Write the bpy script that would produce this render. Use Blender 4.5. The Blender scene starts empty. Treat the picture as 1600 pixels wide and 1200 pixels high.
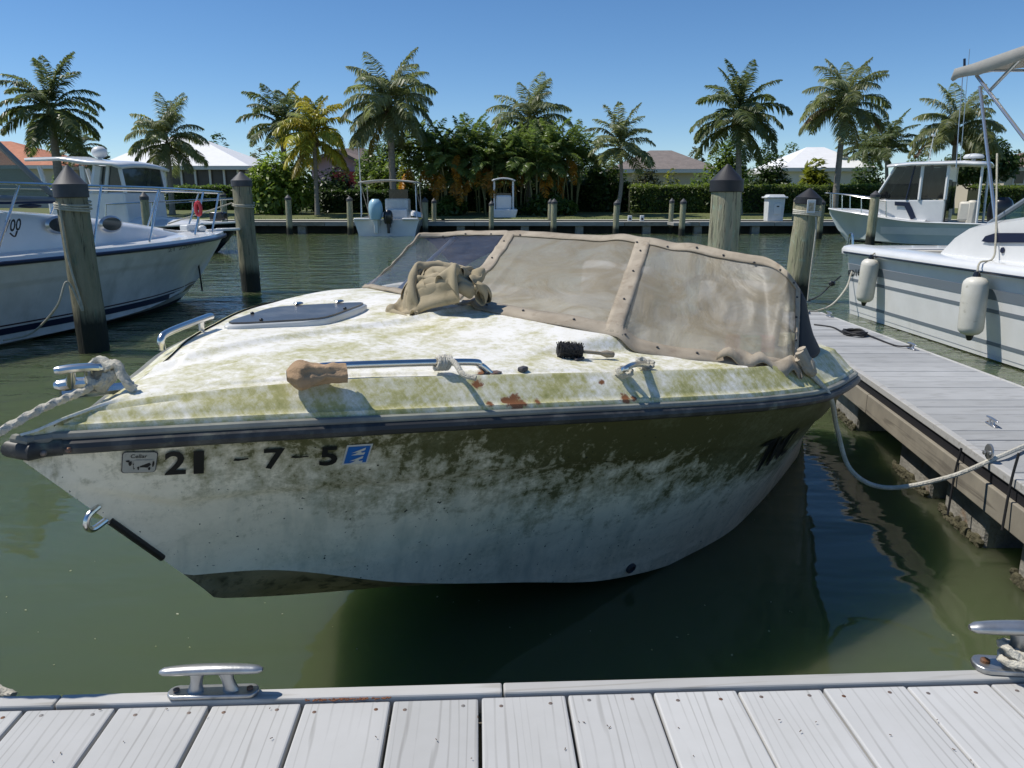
import bpy, math, random
import numpy as np
from mathutils import Vector, Matrix, noise

R = random.Random(7)
NR = np.random.RandomState(11)
SC = bpy.context.scene
COL = SC.collection
rad = math.radians

# ------------------------------------------------------------------ camera
F = 1200.0                      # focal length in pixels of the 1600 px wide photograph
PITCH = math.atan(290 / F)
SP, CP = math.sin(PITCH), math.cos(PITCH)
H = 1.45                        # lens height above the water
cam_d = bpy.data.cameras.new('camera')
cam_d.sensor_width = 36
cam_d.lens = 36 * F / 1600
cam_d.clip_start = 0.05
cam_d.clip_end = 3000
cam = bpy.data.objects.new('camera', cam_d)
COL.objects.link(cam)
cam.location = (0, 0, H)
cam.rotation_euler = (math.pi / 2 - PITCH, 0, 0)
SC.camera = cam

# ------------------------------------------------------------------ sky and sun
SUN_AZ = Vector((-0.99, 0.12, 0)).normalized()     # horizontal direction towards the sun
SUN_EL = rad(58)
world = bpy.data.worlds.new('World')
SC.world = world
world.use_nodes = True
wn = world.node_tree.nodes
sky = wn.new('ShaderNodeTexSky')
sky.sky_type = 'NISHITA'
sky.sun_disc = False
sky.sun_elevation = SUN_EL
sky.sun_rotation = math.atan2(SUN_AZ.x, SUN_AZ.y)
sky.air_density = 0.8
sky.dust_density = 0.0
sky.ozone_density = 5.0
wn['Background'].inputs['Strength'].default_value = 0.118
sky_hs = wn.new('ShaderNodeHueSaturation')
sky_hs.inputs['Saturation'].default_value = 1.14
world.node_tree.links.new(sky.outputs[0], sky_hs.inputs['Color'])
world.node_tree.links.new(sky_hs.outputs[0], wn['Background'].inputs['Color'])
sun_d = bpy.data.lights.new('sun', 'SUN')
sun_d.energy = 4.6
sun_d.angle = rad(0.53)
sun_d.color = (1.0, 0.95, 0.87)
sun = bpy.data.objects.new('sun', sun_d)
COL.objects.link(sun)
sd = Vector((SUN_AZ.x * math.cos(SUN_EL), SUN_AZ.y * math.cos(SUN_EL), math.sin(SUN_EL)))
sun.rotation_euler = sd.to_track_quat('Z', 'Y').to_euler()
sun.location = sd * 50

vs = SC.view_settings
vs.view_transform = 'Standard'
vs.look = 'None'
vs.exposure = 0.0
vs.gamma = 1.0
vs.use_curve_mapping = False
SC.cycles.max_bounces = 8
SC.cycles.transparent_max_bounces = 16
SC.cycles.caustics_reflective = True
SC.cycles.blur_glossy = 0.6
SC.cycles.sample_clamp_indirect = 6.0
SC.cycles.caustics_refractive = False


# ------------------------------------------------------------------ survey helpers (where a sight line meets a plane)
def ray(x, y):
    u = (x - 800) / F
    v = (y - 600) / F
    return Vector((u, CP - v * SP, -(SP + v * CP)))


def at_z(x, y, z):
    r = ray(x, y)
    return r * ((z - H) / r.z) + Vector((0, 0, H))


def at_y(x, y, Y):
    r = ray(x, y)
    return r * (Y / r.y) + Vector((0, 0, H))


def proj(p):
    z = p[1] * CP - (p[2] - H) * SP
    return 800 + F * p[0] / z, 600 - F * ((p[2] - H) * CP + p[1] * SP) / z


def mw(o):
    m = o.matrix_basis.copy()
    while o.parent:
        o = o.parent
        m = o.matrix_basis @ m
    return m


def ray_on(root, x, y, ly):
    """point, in the local frame of root, where the sight line meets the local plane y = ly"""
    mi = mw(root).inverted()
    o = mi @ Vector((0, 0, H))
    d = mi.to_3x3() @ ray(x, y)
    return o + d * ((ly - o.y) / d.y)


def loc_z(root, x, y, z):
    return mw(root).inverted() @ at_z(x, y, z)


# ------------------------------------------------------------------ materials
MATS = {}


def nodes_of(name):
    m = bpy.data.materials.new(name)
    m.use_nodes = True
    nt = m.node_tree
    return m, nt, nt.nodes['Principled BSDF'], nt.nodes, nt.links


def col4(c):
    return (c[0], c[1], c[2], 1)


def noise_node(nt, scale, detail=6, rough=.6, stretch=None, coords='Object', dist=0):
    tc = nt.nodes.new('ShaderNodeTexCoord')
    n = nt.nodes.new('ShaderNodeTexNoise')
    n.inputs['Scale'].default_value = scale
    n.inputs['Detail'].default_value = detail
    n.inputs['Roughness'].default_value = rough
    n.inputs['Distortion'].default_value = dist
    mp = nt.nodes.new('ShaderNodeMapping')
    if stretch:
        mp.inputs['Scale'].default_value = stretch
    nt.links.new(tc.outputs[coords], mp.inputs['Vector'])
    nt.links.new(mp.outputs[0], n.inputs['Vector'])
    return n


def ramp(nt, src, p0, p1, c0=(0, 0, 0), c1=(1, 1, 1)):
    r = nt.nodes.new('ShaderNodeValToRGB')
    r.color_ramp.elements[0].position = p0
    r.color_ramp.elements[1].position = p1
    r.color_ramp.elements[0].color = col4(c0)
    r.color_ramp.elements[1].color = col4(c1)
    nt.links.new(src, r.inputs[0])
    return r.outputs[0]


def mixc(nt, fac, a, b):
    m = nt.nodes.new('ShaderNodeMix')
    m.data_type = 'RGBA'
    for s, v in ((m.inputs[0], fac), (m.inputs[6], a), (m.inputs[7], b)):
        if isinstance(v, (int, float)):
            s.default_value = v
        elif isinstance(v, tuple):
            s.default_value = col4(v)
        else:
            nt.links.new(v, s)
    return m.outputs[2]


def mth(nt, op, a, b=None, clamp=False):
    m = nt.nodes.new('ShaderNodeMath')
    m.operation = op
    m.use_clamp = clamp
    for s, v in ((m.inputs[0], a), (m.inputs[1], b)):
        if v is None:
            continue
        if isinstance(v, (int, float)):
            s.default_value = v
        else:
            nt.links.new(v, s)
    return m.outputs[0]


def sepxyz(nt, coords='Object'):
    tc = nt.nodes.new('ShaderNodeTexCoord')
    s = nt.nodes.new('ShaderNodeSeparateXYZ')
    nt.links.new(tc.outputs[coords], s.inputs[0])
    return s.outputs


def add_bump(nt, P, src, strength, dist=.01):
    b = nt.nodes.new('ShaderNodeBump')
    b.inputs['Strength'].default_value = strength
    b.inputs['Distance'].default_value = dist
    nt.links.new(src, b.inputs['Height'])
    nt.links.new(b.outputs[0], P.inputs['Normal'])


def pm(name, c1, c2=None, scale=6, lo=.35, hi=.65, rough=.5, metal=0, bump=0, bscale=60, bdist=.005, stretch=None,
       detail=6, coat=0, spec=.5, c3=None, scale3=30, lo3=.6, hi3=.7, rnd=0, stretch3=None):
    m, nt, P, N, L = nodes_of(name)
    P.inputs['Roughness'].default_value = rough
    P.inputs['Metallic'].default_value = metal
    P.inputs['Coat Weight'].default_value = coat
    P.inputs['Specular IOR Level'].default_value = spec
    out = c1
    if c2 is not None:
        n = noise_node(nt, scale, detail, stretch=stretch)
        out = mixc(nt, ramp(nt, n.outputs[0], lo, hi), c1, c2)
    if c3 is not None:
        n = noise_node(nt, scale3, 5, stretch=stretch3)
        out = mixc(nt, ramp(nt, n.outputs[0], lo3, hi3), out, c3)
    if rnd:
        oi = N.new('ShaderNodeObjectInfo')
        hs = N.new('ShaderNodeHueSaturation')
        mr = N.new('ShaderNodeMapRange')
        mr.inputs[3].default_value = 1 - rnd
        mr.inputs[4].default_value = 1 + rnd
        L.new(oi.outputs['Random'], mr.inputs[0])
        L.new(mr.outputs[0], hs.inputs['Value'])
        if isinstance(out, tuple):
            hs.inputs['Color'].default_value = col4(out)
        else:
            L.new(out, hs.inputs['Color'])
        out = hs.outputs[0]
    if isinstance(out, tuple):
        P.inputs['Base Color'].default_value = col4(out)
    else:
        L.new(out, P.inputs['Base Color'])
    if bump:
        n = noise_node(nt, bscale, 5, stretch=stretch)
        add_bump(nt, P, n.outputs[0], bump, bdist)
    MATS[name] = m
    return m


def leafmat(name, c1, c2, scale=1.2, trans=.5, rough=.4, rnd=.25, back=None):
    m, nt, P, N, L = nodes_of(name)
    n = noise_node(nt, scale, 4)
    c = mixc(nt, ramp(nt, n.outputs[0], .35, .65), c1, c2)
    oi = N.new('ShaderNodeObjectInfo')
    hs = N.new('ShaderNodeHueSaturation')
    mr = N.new('ShaderNodeMapRange')
    mr.inputs[3].default_value = 1 - rnd
    mr.inputs[4].default_value = 1 + rnd
    L.new(oi.outputs['Random'], mr.inputs[0])
    L.new(mr.outputs[0], hs.inputs['Value'])
    L.new(c, hs.inputs['Color'])
    L.new(hs.outputs[0], P.inputs['Base Color'])
    P.inputs['Roughness'].default_value = rough
    tr = N.new('ShaderNodeBsdfTranslucent')
    g = mixc(nt, .5, hs.outputs[0], back or (c1[0] * 1.6, c1[1] * 1.7, c1[2] * .8))
    L.new(g, tr.inputs['Color'])
    mx = N.new('ShaderNodeMixShader')
    mx.inputs[0].default_value = trans
    L.new(P.outputs[0], mx.inputs[1])
    L.new(tr.outputs[0], mx.inputs[2])
    L.new(mx.outputs[0], N['Material Output'].inputs['Surface'])
    MATS[name] = m
    return m


def vinyl(name, haze, alpha, rough=.12, dirt=(.40, .34, .24), scale=5, lo=.3, hi=.75, transl=.4):
    """clear sheet gone hazy: part see-through, part scattering, glossy"""
    m, nt, P, N, L = nodes_of(name)
    n = noise_node(nt, scale, 7, .65, dist=1.2)
    n2 = noise_node(nt, scale * 9, 5, .7)
    f = ramp(nt, n.outputs[0], lo, hi)
    L.new(mixc(nt, f, haze, dirt), P.inputs['Base Color'])
    P.inputs['Roughness'].default_value = rough
    add_bump(nt, P, n.outputs[0], .35, .05)
    tl = N.new('ShaderNodeBsdfTranslucent')
    L.new(mixc(nt, f, haze, dirt), tl.inputs['Color'])
    a = N.new('ShaderNodeMixShader')
    a.inputs[0].default_value = transl
    L.new(P.outputs[0], a.inputs[1])
    L.new(tl.outputs[0], a.inputs[2])
    tp = N.new('ShaderNodeBsdfTransparent')
    b = N.new('ShaderNodeMixShader')
    fac = mth(nt, 'ADD', mth(nt, 'MULTIPLY', f, .22), mth(nt, 'MULTIPLY', n2.outputs[0], .18))
    fac = mth(nt, 'ADD', fac, alpha - .2, True)
    L.new(fac, b.inputs[0])
    L.new(tp.outputs[0], b.inputs[1])
    L.new(a.outputs[0], b.inputs[2])
    L.new(b.outputs[0], N['Material Output'].inputs['Surface'])
    MATS[name] = m
    return m


def glassmat(name, tint, alpha=.55, rough=.03):
    m, nt, P, N, L = nodes_of(name)
    P.inputs['Base Color'].default_value = col4(tint)
    P.inputs['Roughness'].default_value = rough
    tp = N.new('ShaderNodeBsdfTransparent')
    tp.inputs[0].default_value = (.75, .82, .8, 1)
    b = N.new('ShaderNodeMixShader')
    b.inputs[0].default_value = alpha
    L.new(tp.outputs[0], b.inputs[1])
    L.new(P.outputs[0], b.inputs[2])
    L.new(b.outputs[0], N['Material Output'].inputs['Surface'])
    MATS[name] = m
    return m


# water -------------------------------------------------------------
def water_mat():
    m, nt, P, N, L = nodes_of('water')
    n0 = noise_node(nt, .35, 3)
    L.new(mixc(nt, ramp(nt, n0.outputs[0], .3, .7), (.066, .088, .040), (.082, .106, .050)), P.inputs['Base Color'])
    P.inputs['Roughness'].default_value = .015
    P.inputs['IOR'].default_value = 1.33
    P.inputs['Subsurface Weight'].default_value = 1.0          # cloudy water: light spreads sideways below the surface
    P.inputs['Subsurface Radius'].default_value = (1.6, 2.2, 1.4)
    P.inputs['Subsurface Scale'].default_value = 1.0
    a = noise_node(nt, 1.3, 3, .5, stretch=(.75, 1.6, 1), dist=.4)
    b = noise_node(nt, 6.5, 3, .55, stretch=(.6, 1.5, 1), dist=.3)
    y = sepxyz(nt)[1]
    mr = N.new('ShaderNodeMapRange')           # the basin is sheltered by the near dock and ruffled further out
    mr.inputs[1].default_value = 2.5
    mr.inputs[2].default_value = 12
    mr.inputs[3].default_value = .17
    mr.inputs[4].default_value = 1.0
    L.new(y, mr.inputs[0])
    h = mth(nt, 'ADD', a.outputs[0], mth(nt, 'MULTIPLY', b.outputs[0], mth(nt, 'MULTIPLY', mr.outputs[0], .34)))
    bmp = N.new('ShaderNodeBump')
    bmp.inputs['Distance'].default_value = .09
    L.new(mth(nt, 'MULTIPLY', mr.outputs[0], .85), bmp.inputs['Strength'])
    L.new(h, bmp.inputs['Height'])
    L.new(bmp.outputs[0], P.inputs['Normal'])
    MATS['water'] = m


water_mat()


# boat coatings -----------------------------------------------------
def deck_mat(name, lo, hi, rust, runs=0):
    m, nt, P, N, L = nodes_of(name)
    big = noise_node(nt, 2.6, 5, .65, stretch=(.6, 1.4, 1), dist=.6)
    fine = noise_node(nt, 38, 6, .75)
    mid = noise_node(nt, 11, 6, .7, stretch=(.7, 1.2, 1), dist=.5)
    speck = noise_node(nt, 120, 3, .6)
    k = mth(nt, 'ADD', mth(nt, 'MULTIPLY', big.outputs[0], .40), mth(nt, 'MULTIPLY', mid.outputs[0], .28))
    k = mth(nt, 'ADD', k, mth(nt, 'MULTIPLY', fine.outputs[0], .38))
    if runs:
        rn = noise_node(nt, 5, 5, .7, stretch=(5.5, .5, .5))
        k = mth(nt, 'ADD', k, mth(nt, 'MULTIPLY', mth(nt, 'SUBTRACT', rn.outputs[0], .5), runs))
    base = mixc(nt, ramp(nt, mid.outputs[0], .35, .7), (.86, .84, .78), (.76, .735, .65))
    c = mixc(nt, ramp(nt, k, lo, hi), base, (.46, .43, .19))
    c = mixc(nt, ramp(nt, k, hi - .01, hi + .09), c, (.28, .275, .08))
    c = mixc(nt, ramp(nt, speck.outputs[0], .70, .76), c, (.12, .11, .07))
    for (x, y, z, r) in rust:
        tc = N.new('ShaderNodeTexCoord')
        vd = N.new('ShaderNodeVectorMath')
        vd.operation = 'DISTANCE'
        L.new(tc.outputs['Object'], vd.inputs[0])
        vd.inputs[1].default_value = (x, y, z)
        d = mth(nt, 'DIVIDE', vd.outputs['Value'], r)
        d = mth(nt, 'ADD', d, mth(nt, 'MULTIPLY', mth(nt, 'SUBTRACT', fine.outputs[0], .5), 3.2))
        f = ramp(nt, d, .55, 1.05, (1, 1, 1), (0, 0, 0))
        c = mixc(nt, f, c, (.21, .085, .03))
    L.new(c, P.inputs['Base Color'])
    P.inputs['Roughness'].default_value = .5
    add_bump(nt, P, fine.outputs[0], .25, .004)
    MATS[name] = m
    return m


def hull_grime():
    m, nt, P, N, L = nodes_of('hull_grime')
    x, y, z = sepxyz(nt)
    big = noise_node(nt, 2.2, 5, .65, stretch=(.7, .7, 1.5), dist=.8)
    mid = noise_node(nt, 9, 6, .72, stretch=(.8, .8, 1.3), dist=.8)
    fine = noise_node(nt, 55, 5, .75)
    speck = noise_node(nt, 75, 2, .5)
    drip = noise_node(nt, 7, 4, .6, stretch=(1.5, 1.5, .25))
    base = mixc(nt, ramp(nt, mid.outputs[0], .3, .7), (.88, .81, .64), (.74, .68, .53))
    base = mixc(nt, ramp(nt, drip.outputs[0], .50, .68), base, (.60, .58, .46))
    # growth hangs under the rub rail from amidships aft
    up = mth(nt, 'MULTIPLY', mth(nt, 'SUBTRACT', mth(nt, 'ADD', z, mth(nt, 'MULTIPLY', x, .09)), .62), 2.6)
    aft = mth(nt, 'SUBTRACT', mth(nt, 'MULTIPLY', mth(nt, 'MINIMUM', x, 1.5), .62), .34)
    g = mth(nt, 'ADD', mth(nt, 'ADD', up, aft), mth(nt, 'MULTIPLY', mth(nt, 'SUBTRACT', big.outputs[0], .5), 1.4))
    g = mth(nt, 'ADD', g, mth(nt, 'MULTIPLY', mth(nt, 'SUBTRACT', mid.outputs[0], .5), 1.5))
    g = mth(nt, 'ADD', g, mth(nt, 'MULTIPLY', mth(nt, 'SUBTRACT', fine.outputs[0], .5), .9))
    runs = noise_node(nt, 6, 5, .7, stretch=(3.2, 3.2, .22))
    g = mth(nt, 'ADD', g, mth(nt, 'MULTIPLY', mth(nt, 'SUBTRACT', runs.outputs[0], .5), 1.5))
    c = mixc(nt, ramp(nt, g, .30, 1.0), base, (.20, .185, .085))
    c = mixc(nt, ramp(nt, g, .80, 1.5), c, (.092, .088, .034))
    # fainter film lower down, brown scum at the foot of the hull
    low = mth(nt, 'ADD', mth(nt, 'MULTIPLY', z, -3.0), mth(nt, 'MULTIPLY', mid.outputs[0], 1.1))
    c = mixc(nt, mth(nt, 'MULTIPLY', ramp(nt, low, .15, .75), .75), c, (.24, .22, .13))
    film = mth(nt, 'ADD', mth(nt, 'MULTIPLY', big.outputs[0], .6), mth(nt, 'MULTIPLY', fine.outputs[0], .4))
    c = mixc(nt, mth(nt, 'MULTIPLY', ramp(nt, film, .50, .68), .5), c, (.30, .31, .19))
    c = mixc(nt, ramp(nt, speck.outputs[0], .71, .74), c, (.03, .03, .025))
    L.new(c, P.inputs['Base Color'])
    P.inputs['Roughness'].default_value = .42
    P.inputs['Specular IOR Level'].default_value = .3
    add_bump(nt, P, fine.outputs[0], .15, .003)
    MATS['hull_grime'] = m


hull_grime()


def plank_mat(name, c1, c2, dark, axis_stretch, rough=.75, gs=14):
    m, nt, P, N, L = nodes_of(name)
    n = noise_node(nt, 5, 5, .6)
    g = noise_node(nt, gs, 5, .6, stretch=axis_stretch, dist=1.5)
    w = N.new('ShaderNodeTexWave')
    w.wave_type = 'BANDS'
    w.bands_direction = 'X'
    w.inputs['Scale'].default_value = 15
    w.inputs['Distortion'].default_value = 14
    w.inputs['Detail'].default_value = 3
    w.inputs['Detail Scale'].default_value = .8
    tc = N.new('ShaderNodeTexCoord')
    oi = N.new('ShaderNodeObjectInfo')
    mp = N.new('ShaderNodeMapping')
    mp.inputs['Scale'].default_value = axis_stretch
    cmb = N.new('ShaderNodeCombineXYZ')
    for i in range(3):
        L.new(mth(nt, 'MULTIPLY', oi.outputs['Random'], 37.0 + 11 * i), cmb.inputs[i])
    L.new(cmb.outputs[0], mp.inputs['Location'])
    L.new(tc.outputs['Object'], mp.inputs['Vector'])
    L.new(mp.outputs[0], w.inputs['Vector'])
    line = ramp(nt, w.outputs['Fac'], .0, .12, (1, 1, 1), (0, 0, 0))
    c = mixc(nt, ramp(nt, n.outputs[0], .3, .7), c1, c2)
    c = mixc(nt, mth(nt, 'MULTIPLY', mth(nt, 'MULTIPLY', line, .6), ramp(nt, g.outputs[0], .35, .6)), c, dark)
    hs = N.new('ShaderNodeHueSaturation')
    mr = N.new('ShaderNodeMapRange')
    mr.inputs[3].default_value = .86
    mr.inputs[4].default_value = 1.08
    L.new(oi.outputs['Random'], mr.inputs[0])
    L.new(mr.outputs[0], hs.inputs['Value'])
    L.new(c, hs.inputs['Color'])
    L.new(hs.outputs[0], P.inputs['Base Color'])
    P.inputs['Roughness'].default_value = rough
    add_bump(nt, P, line, -.12, .002)
    MATS[name] = m
    return m


plank_mat('deck_board', (.445, .445, .43), (.50, .50, .49), (.25, .245, .23), (1, .06, 1))
plank_mat('finger_board', (.34, .345, .34), (.395, .40, .395), (.24, .24, .23), (.06, 1, 1))
plank_mat('kerb_board', (.42, .415, .39), (.48, .475, .46), (.27, .25, .21), (.05, 1, 1))
plank_mat('beam_wood', (.31, .28, .22), (.20, .18, .145), (.07, .06, .048), (.05, .05, 1), gs=20)


def piling_mat(name, c1, c2, c3, wet):
    m, nt, P, N, L = nodes_of(name)
    a = noise_node(nt, 9, 6, .65, stretch=(1, 1, .16), dist=.6)
    b = noise_node(nt, 30, 6, .7, stretch=(1, 1, .08))
    p = noise_node(nt, 5, 5, .7, stretch=(1, 1, .45), dist=1)
    c = mixc(nt, ramp(nt, a.outputs[0], .35, .65), c1, c2)
    c = mixc(nt, ramp(nt, p.outputs[0], .55, .68), c, c3)
    c = mixc(nt, ramp(nt, b.outputs[0], .56, .66), c, (.06, .058, .04))
    z = sepxyz(nt)[2]
    k = mth(nt, 'ADD', z, mth(nt, 'MULTIPLY', a.outputs[0], .25))
    c = mixc(nt, ramp(nt, k, wet, wet + .16, (1, 1, 1), (0, 0, 0)), c, (.022, .024, .016))
    L.new(c, P.inputs['Base Color'])
    P.inputs['Roughness'].default_value = .85
    add_bump(nt, P, b.outputs[0], .9, .04)
    MATS[name] = m


piling_mat('piling_green', (.26, .27, .16), (.40, .36, .24), (.36, .43, .31), .36)
piling_mat('piling_dark', (.20, .20, .125), (.34, .30, .20), (.17, .22, .155), .42)
piling_mat('piling_pale', (.30, .33, .21), (.46, .40, .28), (.36, .47, .36), .30)

pm('cap_black', (.012, .012, .014), (.022, .022, .025), rough=.55)
pm('cap_grey', (.045, .046, .05), (.07, .07, .075), rough=.6)
pm('rope_white', (.62, .59, .50), (.48, .45, .37), scale=25, rough=.9, bump=.9, bscale=120, bdist=.01)
pm('rope_grey', (.52, .49, .40), (.38, .36, .28), scale=20, rough=.9, bump=.9, bscale=120, bdist=.01)
pm('rope_black', (.012, .012, .013), rough=.7)
pm('chrome', (.72, .71, .68), (.60, .58, .53), rough=.22, metal=1)
pm('galvanised', (.52, .53, .53), (.38, .38, .37), scale=18, rough=.38, metal=.85, bump=.15, bscale=40,
   c3=(.25, .12, .05), lo3=.68, hi3=.76, scale3=12)
pm('aluminium', (.50, .51, .52), rough=.32, metal=.9)
pm('rubber_black', (.030, .030, .030), (.085, .085, .078), scale=14, lo=.5, hi=.7, rough=.5,
   c3=(.16, .17, .12), scale3=9, lo3=.58, hi3=.72)
pm('rubber_edge', (.16, .16, .145), (.30, .30, .24), scale=8, rough=.5)
pm('gelcoat', (.74, .74, .73), (.68, .685, .675), scale=3, rough=.22, coat=.4)
pm('gelcoat_worn', (.70, .70, .675), (.58, .585, .56), scale=4, rough=.3, coat=.2, c3=(.42, .43, .39), scale3=3, lo3=.56, hi3=.8,
   stretch3=(1, 1, .3))
pm('gelcoat_bright', (.78, .775, .755), (.72, .715, .69), scale=4, rough=.3, coat=.2, c3=(.58, .58, .545), scale3=3, lo3=.58, hi3=.8, stretch3=(1, 1, .3))
pm('gelcoat_blue', (.50, .56, .55), (.44, .50, .50), scale=2, rough=.25, coat=.3)
pm('gelcoat_dark', (.012, .013, .017), rough=.2, coat=.5)
pm('navy', (.012, .016, .042), rough=.35)
pm('stripe_maroon', (.045, .012, .02), rough=.35)
pm('stripe_grey', (.17, .20, .23), rough=.4)
pm('bottom_paint', (.014, .022, .032), (.03, .035, .03), scale=6, rough=.7)
pm('black_plastic', (.010, .010, .012), rough=.28, coat=.3)
pm('white_plastic', (.66, .68, .68), (.58, .60, .60), rough=.4)
pm('vinyl_seat', (.66, .62, .53), (.58, .54, .46), rough=.5)
pm('fender_white', (.66, .64, .57), (.56, .54, .46), scale=6, rough=.45, c3=(.38, .36, .29), scale3=14, lo3=.62, hi3=.75)
pm('canvas_tan', (.40, .345, .265), (.28, .235, .175), scale=9, rough=.9, bump=.4, bscale=220, bdist=.002,
   c3=(.22, .17, .12), scale3=16, lo3=.56, hi3=.75)
pm('tarp_khaki', (.37, .31, .205), (.29, .24, .15), scale=7, rough=.92, bump=.35, bscale=150, bdist=.003,
   c3=(.145, .12, .07), scale3=12, lo3=.56, hi3=.76)
pm('rag_orange', (.43, .29, .17), (.33, .215, .12), scale=9, rough=.8, bump=.9, bscale=22, bdist=.012)
pm('cover_navy', (.016, .026, .085), (.012, .018, .055), rough=.7)
pm('mesh_black', (.010, .010, .013), rough=.7)
pm('canvas_bimini', (.50, .48, .44), (.45, .43, .40), rough=.8)
pm('acrylic_smoke', (.07, .072, .078), (.15, .15, .145), scale=9, lo=.45, hi=.75, rough=.3)
pm('interior_grey', (.36, .35, .33), (.25, .245, .23), rough=.7)
pm('interior_dark', (.05, .05, .055), rough=.7)
pm('box_red', (.42, .03, .045), rough=.5)
pm('box_green', (.03, .20, .11), rough=.5)
pm('box_white', (.60, .56, .50), rough=.6)
pm('ink_black', (.008, .008, .009), rough=.5)
pm('ink_grey', (.20, .21, .21), rough=.5)
pm('decal_blue', (.02, .13, .42), rough=.4)
pm('decal_white', (.55, .56, .52), rough=.5)
pm('sticker', (.36, .355, .315), (.30, .30, .265), scale=20, rough=.5)
pm('red_plastic', (.55, .04, .05), rough=.45)
pm('engine_blue', (.36, .56, .66), rough=.3)
pm('engine_white', (.70, .70, .66), rough=.35)
pm('concrete', (.30, .285, .25), (.20, .19, .165), scale=9, rough=.9, bump=.6, bscale=30, bdist=.02,
   c3=(.20, .11, .05), scale3=6, lo3=.60, hi3=.75)
pm('scum', (.045, .042, .022), (.10, .09, .05), scale=25, rough=.8, bump=.8, bscale=50, bdist=.02)
pm('rusty_steel', (.22, .21, .20), (.16, .07, .03), scale=25, rough=.6, metal=.5)
pm('lawn', (.085, .115, .028), (.13, .135, .045), scale=1.5, rough=.9, bump=.6, bscale=30, bdist=.05)
pm('soil', (.16, .10, .06), (.11, .075, .05), scale=6, rough=.95)
pm('dock_far', (.34, .335, .31), (.25, .245, .22), scale=8, rough=.8, stretch=(.2, 6, 1))
pm('seawall', (.10, .095, .08), (.06, .06, .05), scale=3, rough=.9)
pm('trunk_grey', (.27, .25, .21), (.19, .175, .145), scale=9, rough=.9, stretch=(.4, .4, 3.5), bump=.5, bscale=14, bdist=.03)
pm('trunk_brown', (.13, .10, .07), (.09, .07, .05), scale=8, rough=.9)
pm('boot_fibre', (.17, .13, .075), (.09, .07, .04), scale=14, rough=.95, stretch=(1, 1, .4))
pm('crownshaft', (.16, .20, .07), (.24, .22, .10), scale=6, rough=.6)
pm('dark_core', (.022, .028, .012), rough=.95)  # near-black colour for the box added to stop light inside the hedges
pm('roof_white', (.80, .80, .79), (.74, .74, .735), scale=2, rough=.6)
pm('roof_brown', (.27, .20, .165), (.21, .16, .13), scale=3, rough=.85, bump=.5, bscale=8, bdist=.05)
pm('roof_grey', (.22, .185, .165), (.17, .145, .13), scale=2.5, rough=.85, bump=.5, bscale=8, bdist=.05)
pm('roof_orange', (.50, .20, .11), (.40, .15, .08), scale=3, rough=.8, bump=.5, bscale=8, bdist=.05)
pm('wall_cream', (.52, .47, .38), rough=.8)
pm('wall_white', (.68, .67, .64), rough=.7)
pm('wall_pink', (.55, .36, .44), rough=.8)
pm('wall_red', (.42, .05, .05), rough=.7)
pm('screen_dark', (.035, .032, .030), (.065, .06, .055), scale=1.5, rough=.4)
glassmat('window_dark', (.012, .014, .016), .9)
glassmat('glass_green', (.035, .075, .065), .42)
glassmat('glass_grey', (.035, .045, .05), .78)
leafmat('palm_green', (.27, .295, .155), (.175, .205, .105), rnd=.25)
leafmat('palm_dark', (.175, .21, .10), (.12, .155, .072), rnd=.25)
leafmat('palm_yellow', (0.528, 0.452, 0.056), (0.302, 0.358, 0.056), trans=.45, rnd=.3, back=(.5, .40, .05))
leafmat('palm_dead', (.33, .22, .13), (.27, .16, .10), rnd=.2, back=(.40, .25, .15))
leafmat('palm_straw', (0.390, 0.312, 0.091), (0.260, 0.260, 0.078), rnd=.2, back=(.45, .34, .08))
leafmat('areca_green', (0.173, 0.240, 0.069), (0.126, 0.173, 0.050), rnd=.3)
leafmat('areca_gold', (0.600, 0.275, 0.025), (0.450, 0.237, 0.037), rnd=.2, back=(.6, .3, .03))
leafmat('leaf_mid', (0.116, 0.178, 0.040), (0.070, 0.116, 0.028), scale=2)
leafmat('leaf_dark', (0.047, 0.086, 0.025), (0.070, 0.109, 0.031), scale=2)
leafmat('leaf_bright', (0.175, 0.237, 0.044), (0.106, 0.163, 0.031), scale=2)
leafmat('leaf_yellow', (.26, .27, .04), (.15, .20, .03), scale=2)
leafmat('leaf_red', (.16, .020, .022), (.06, .03, .02), scale=4, back=(.3, .03, .03))
leafmat('leaf_hedge', (0.173, 0.228, 0.051), (0.092, 0.146, 0.036), scale=2.5)
leafmat('leaf_grey', (.12, .13, .075), (.085, .10, .05), scale=2)


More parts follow.
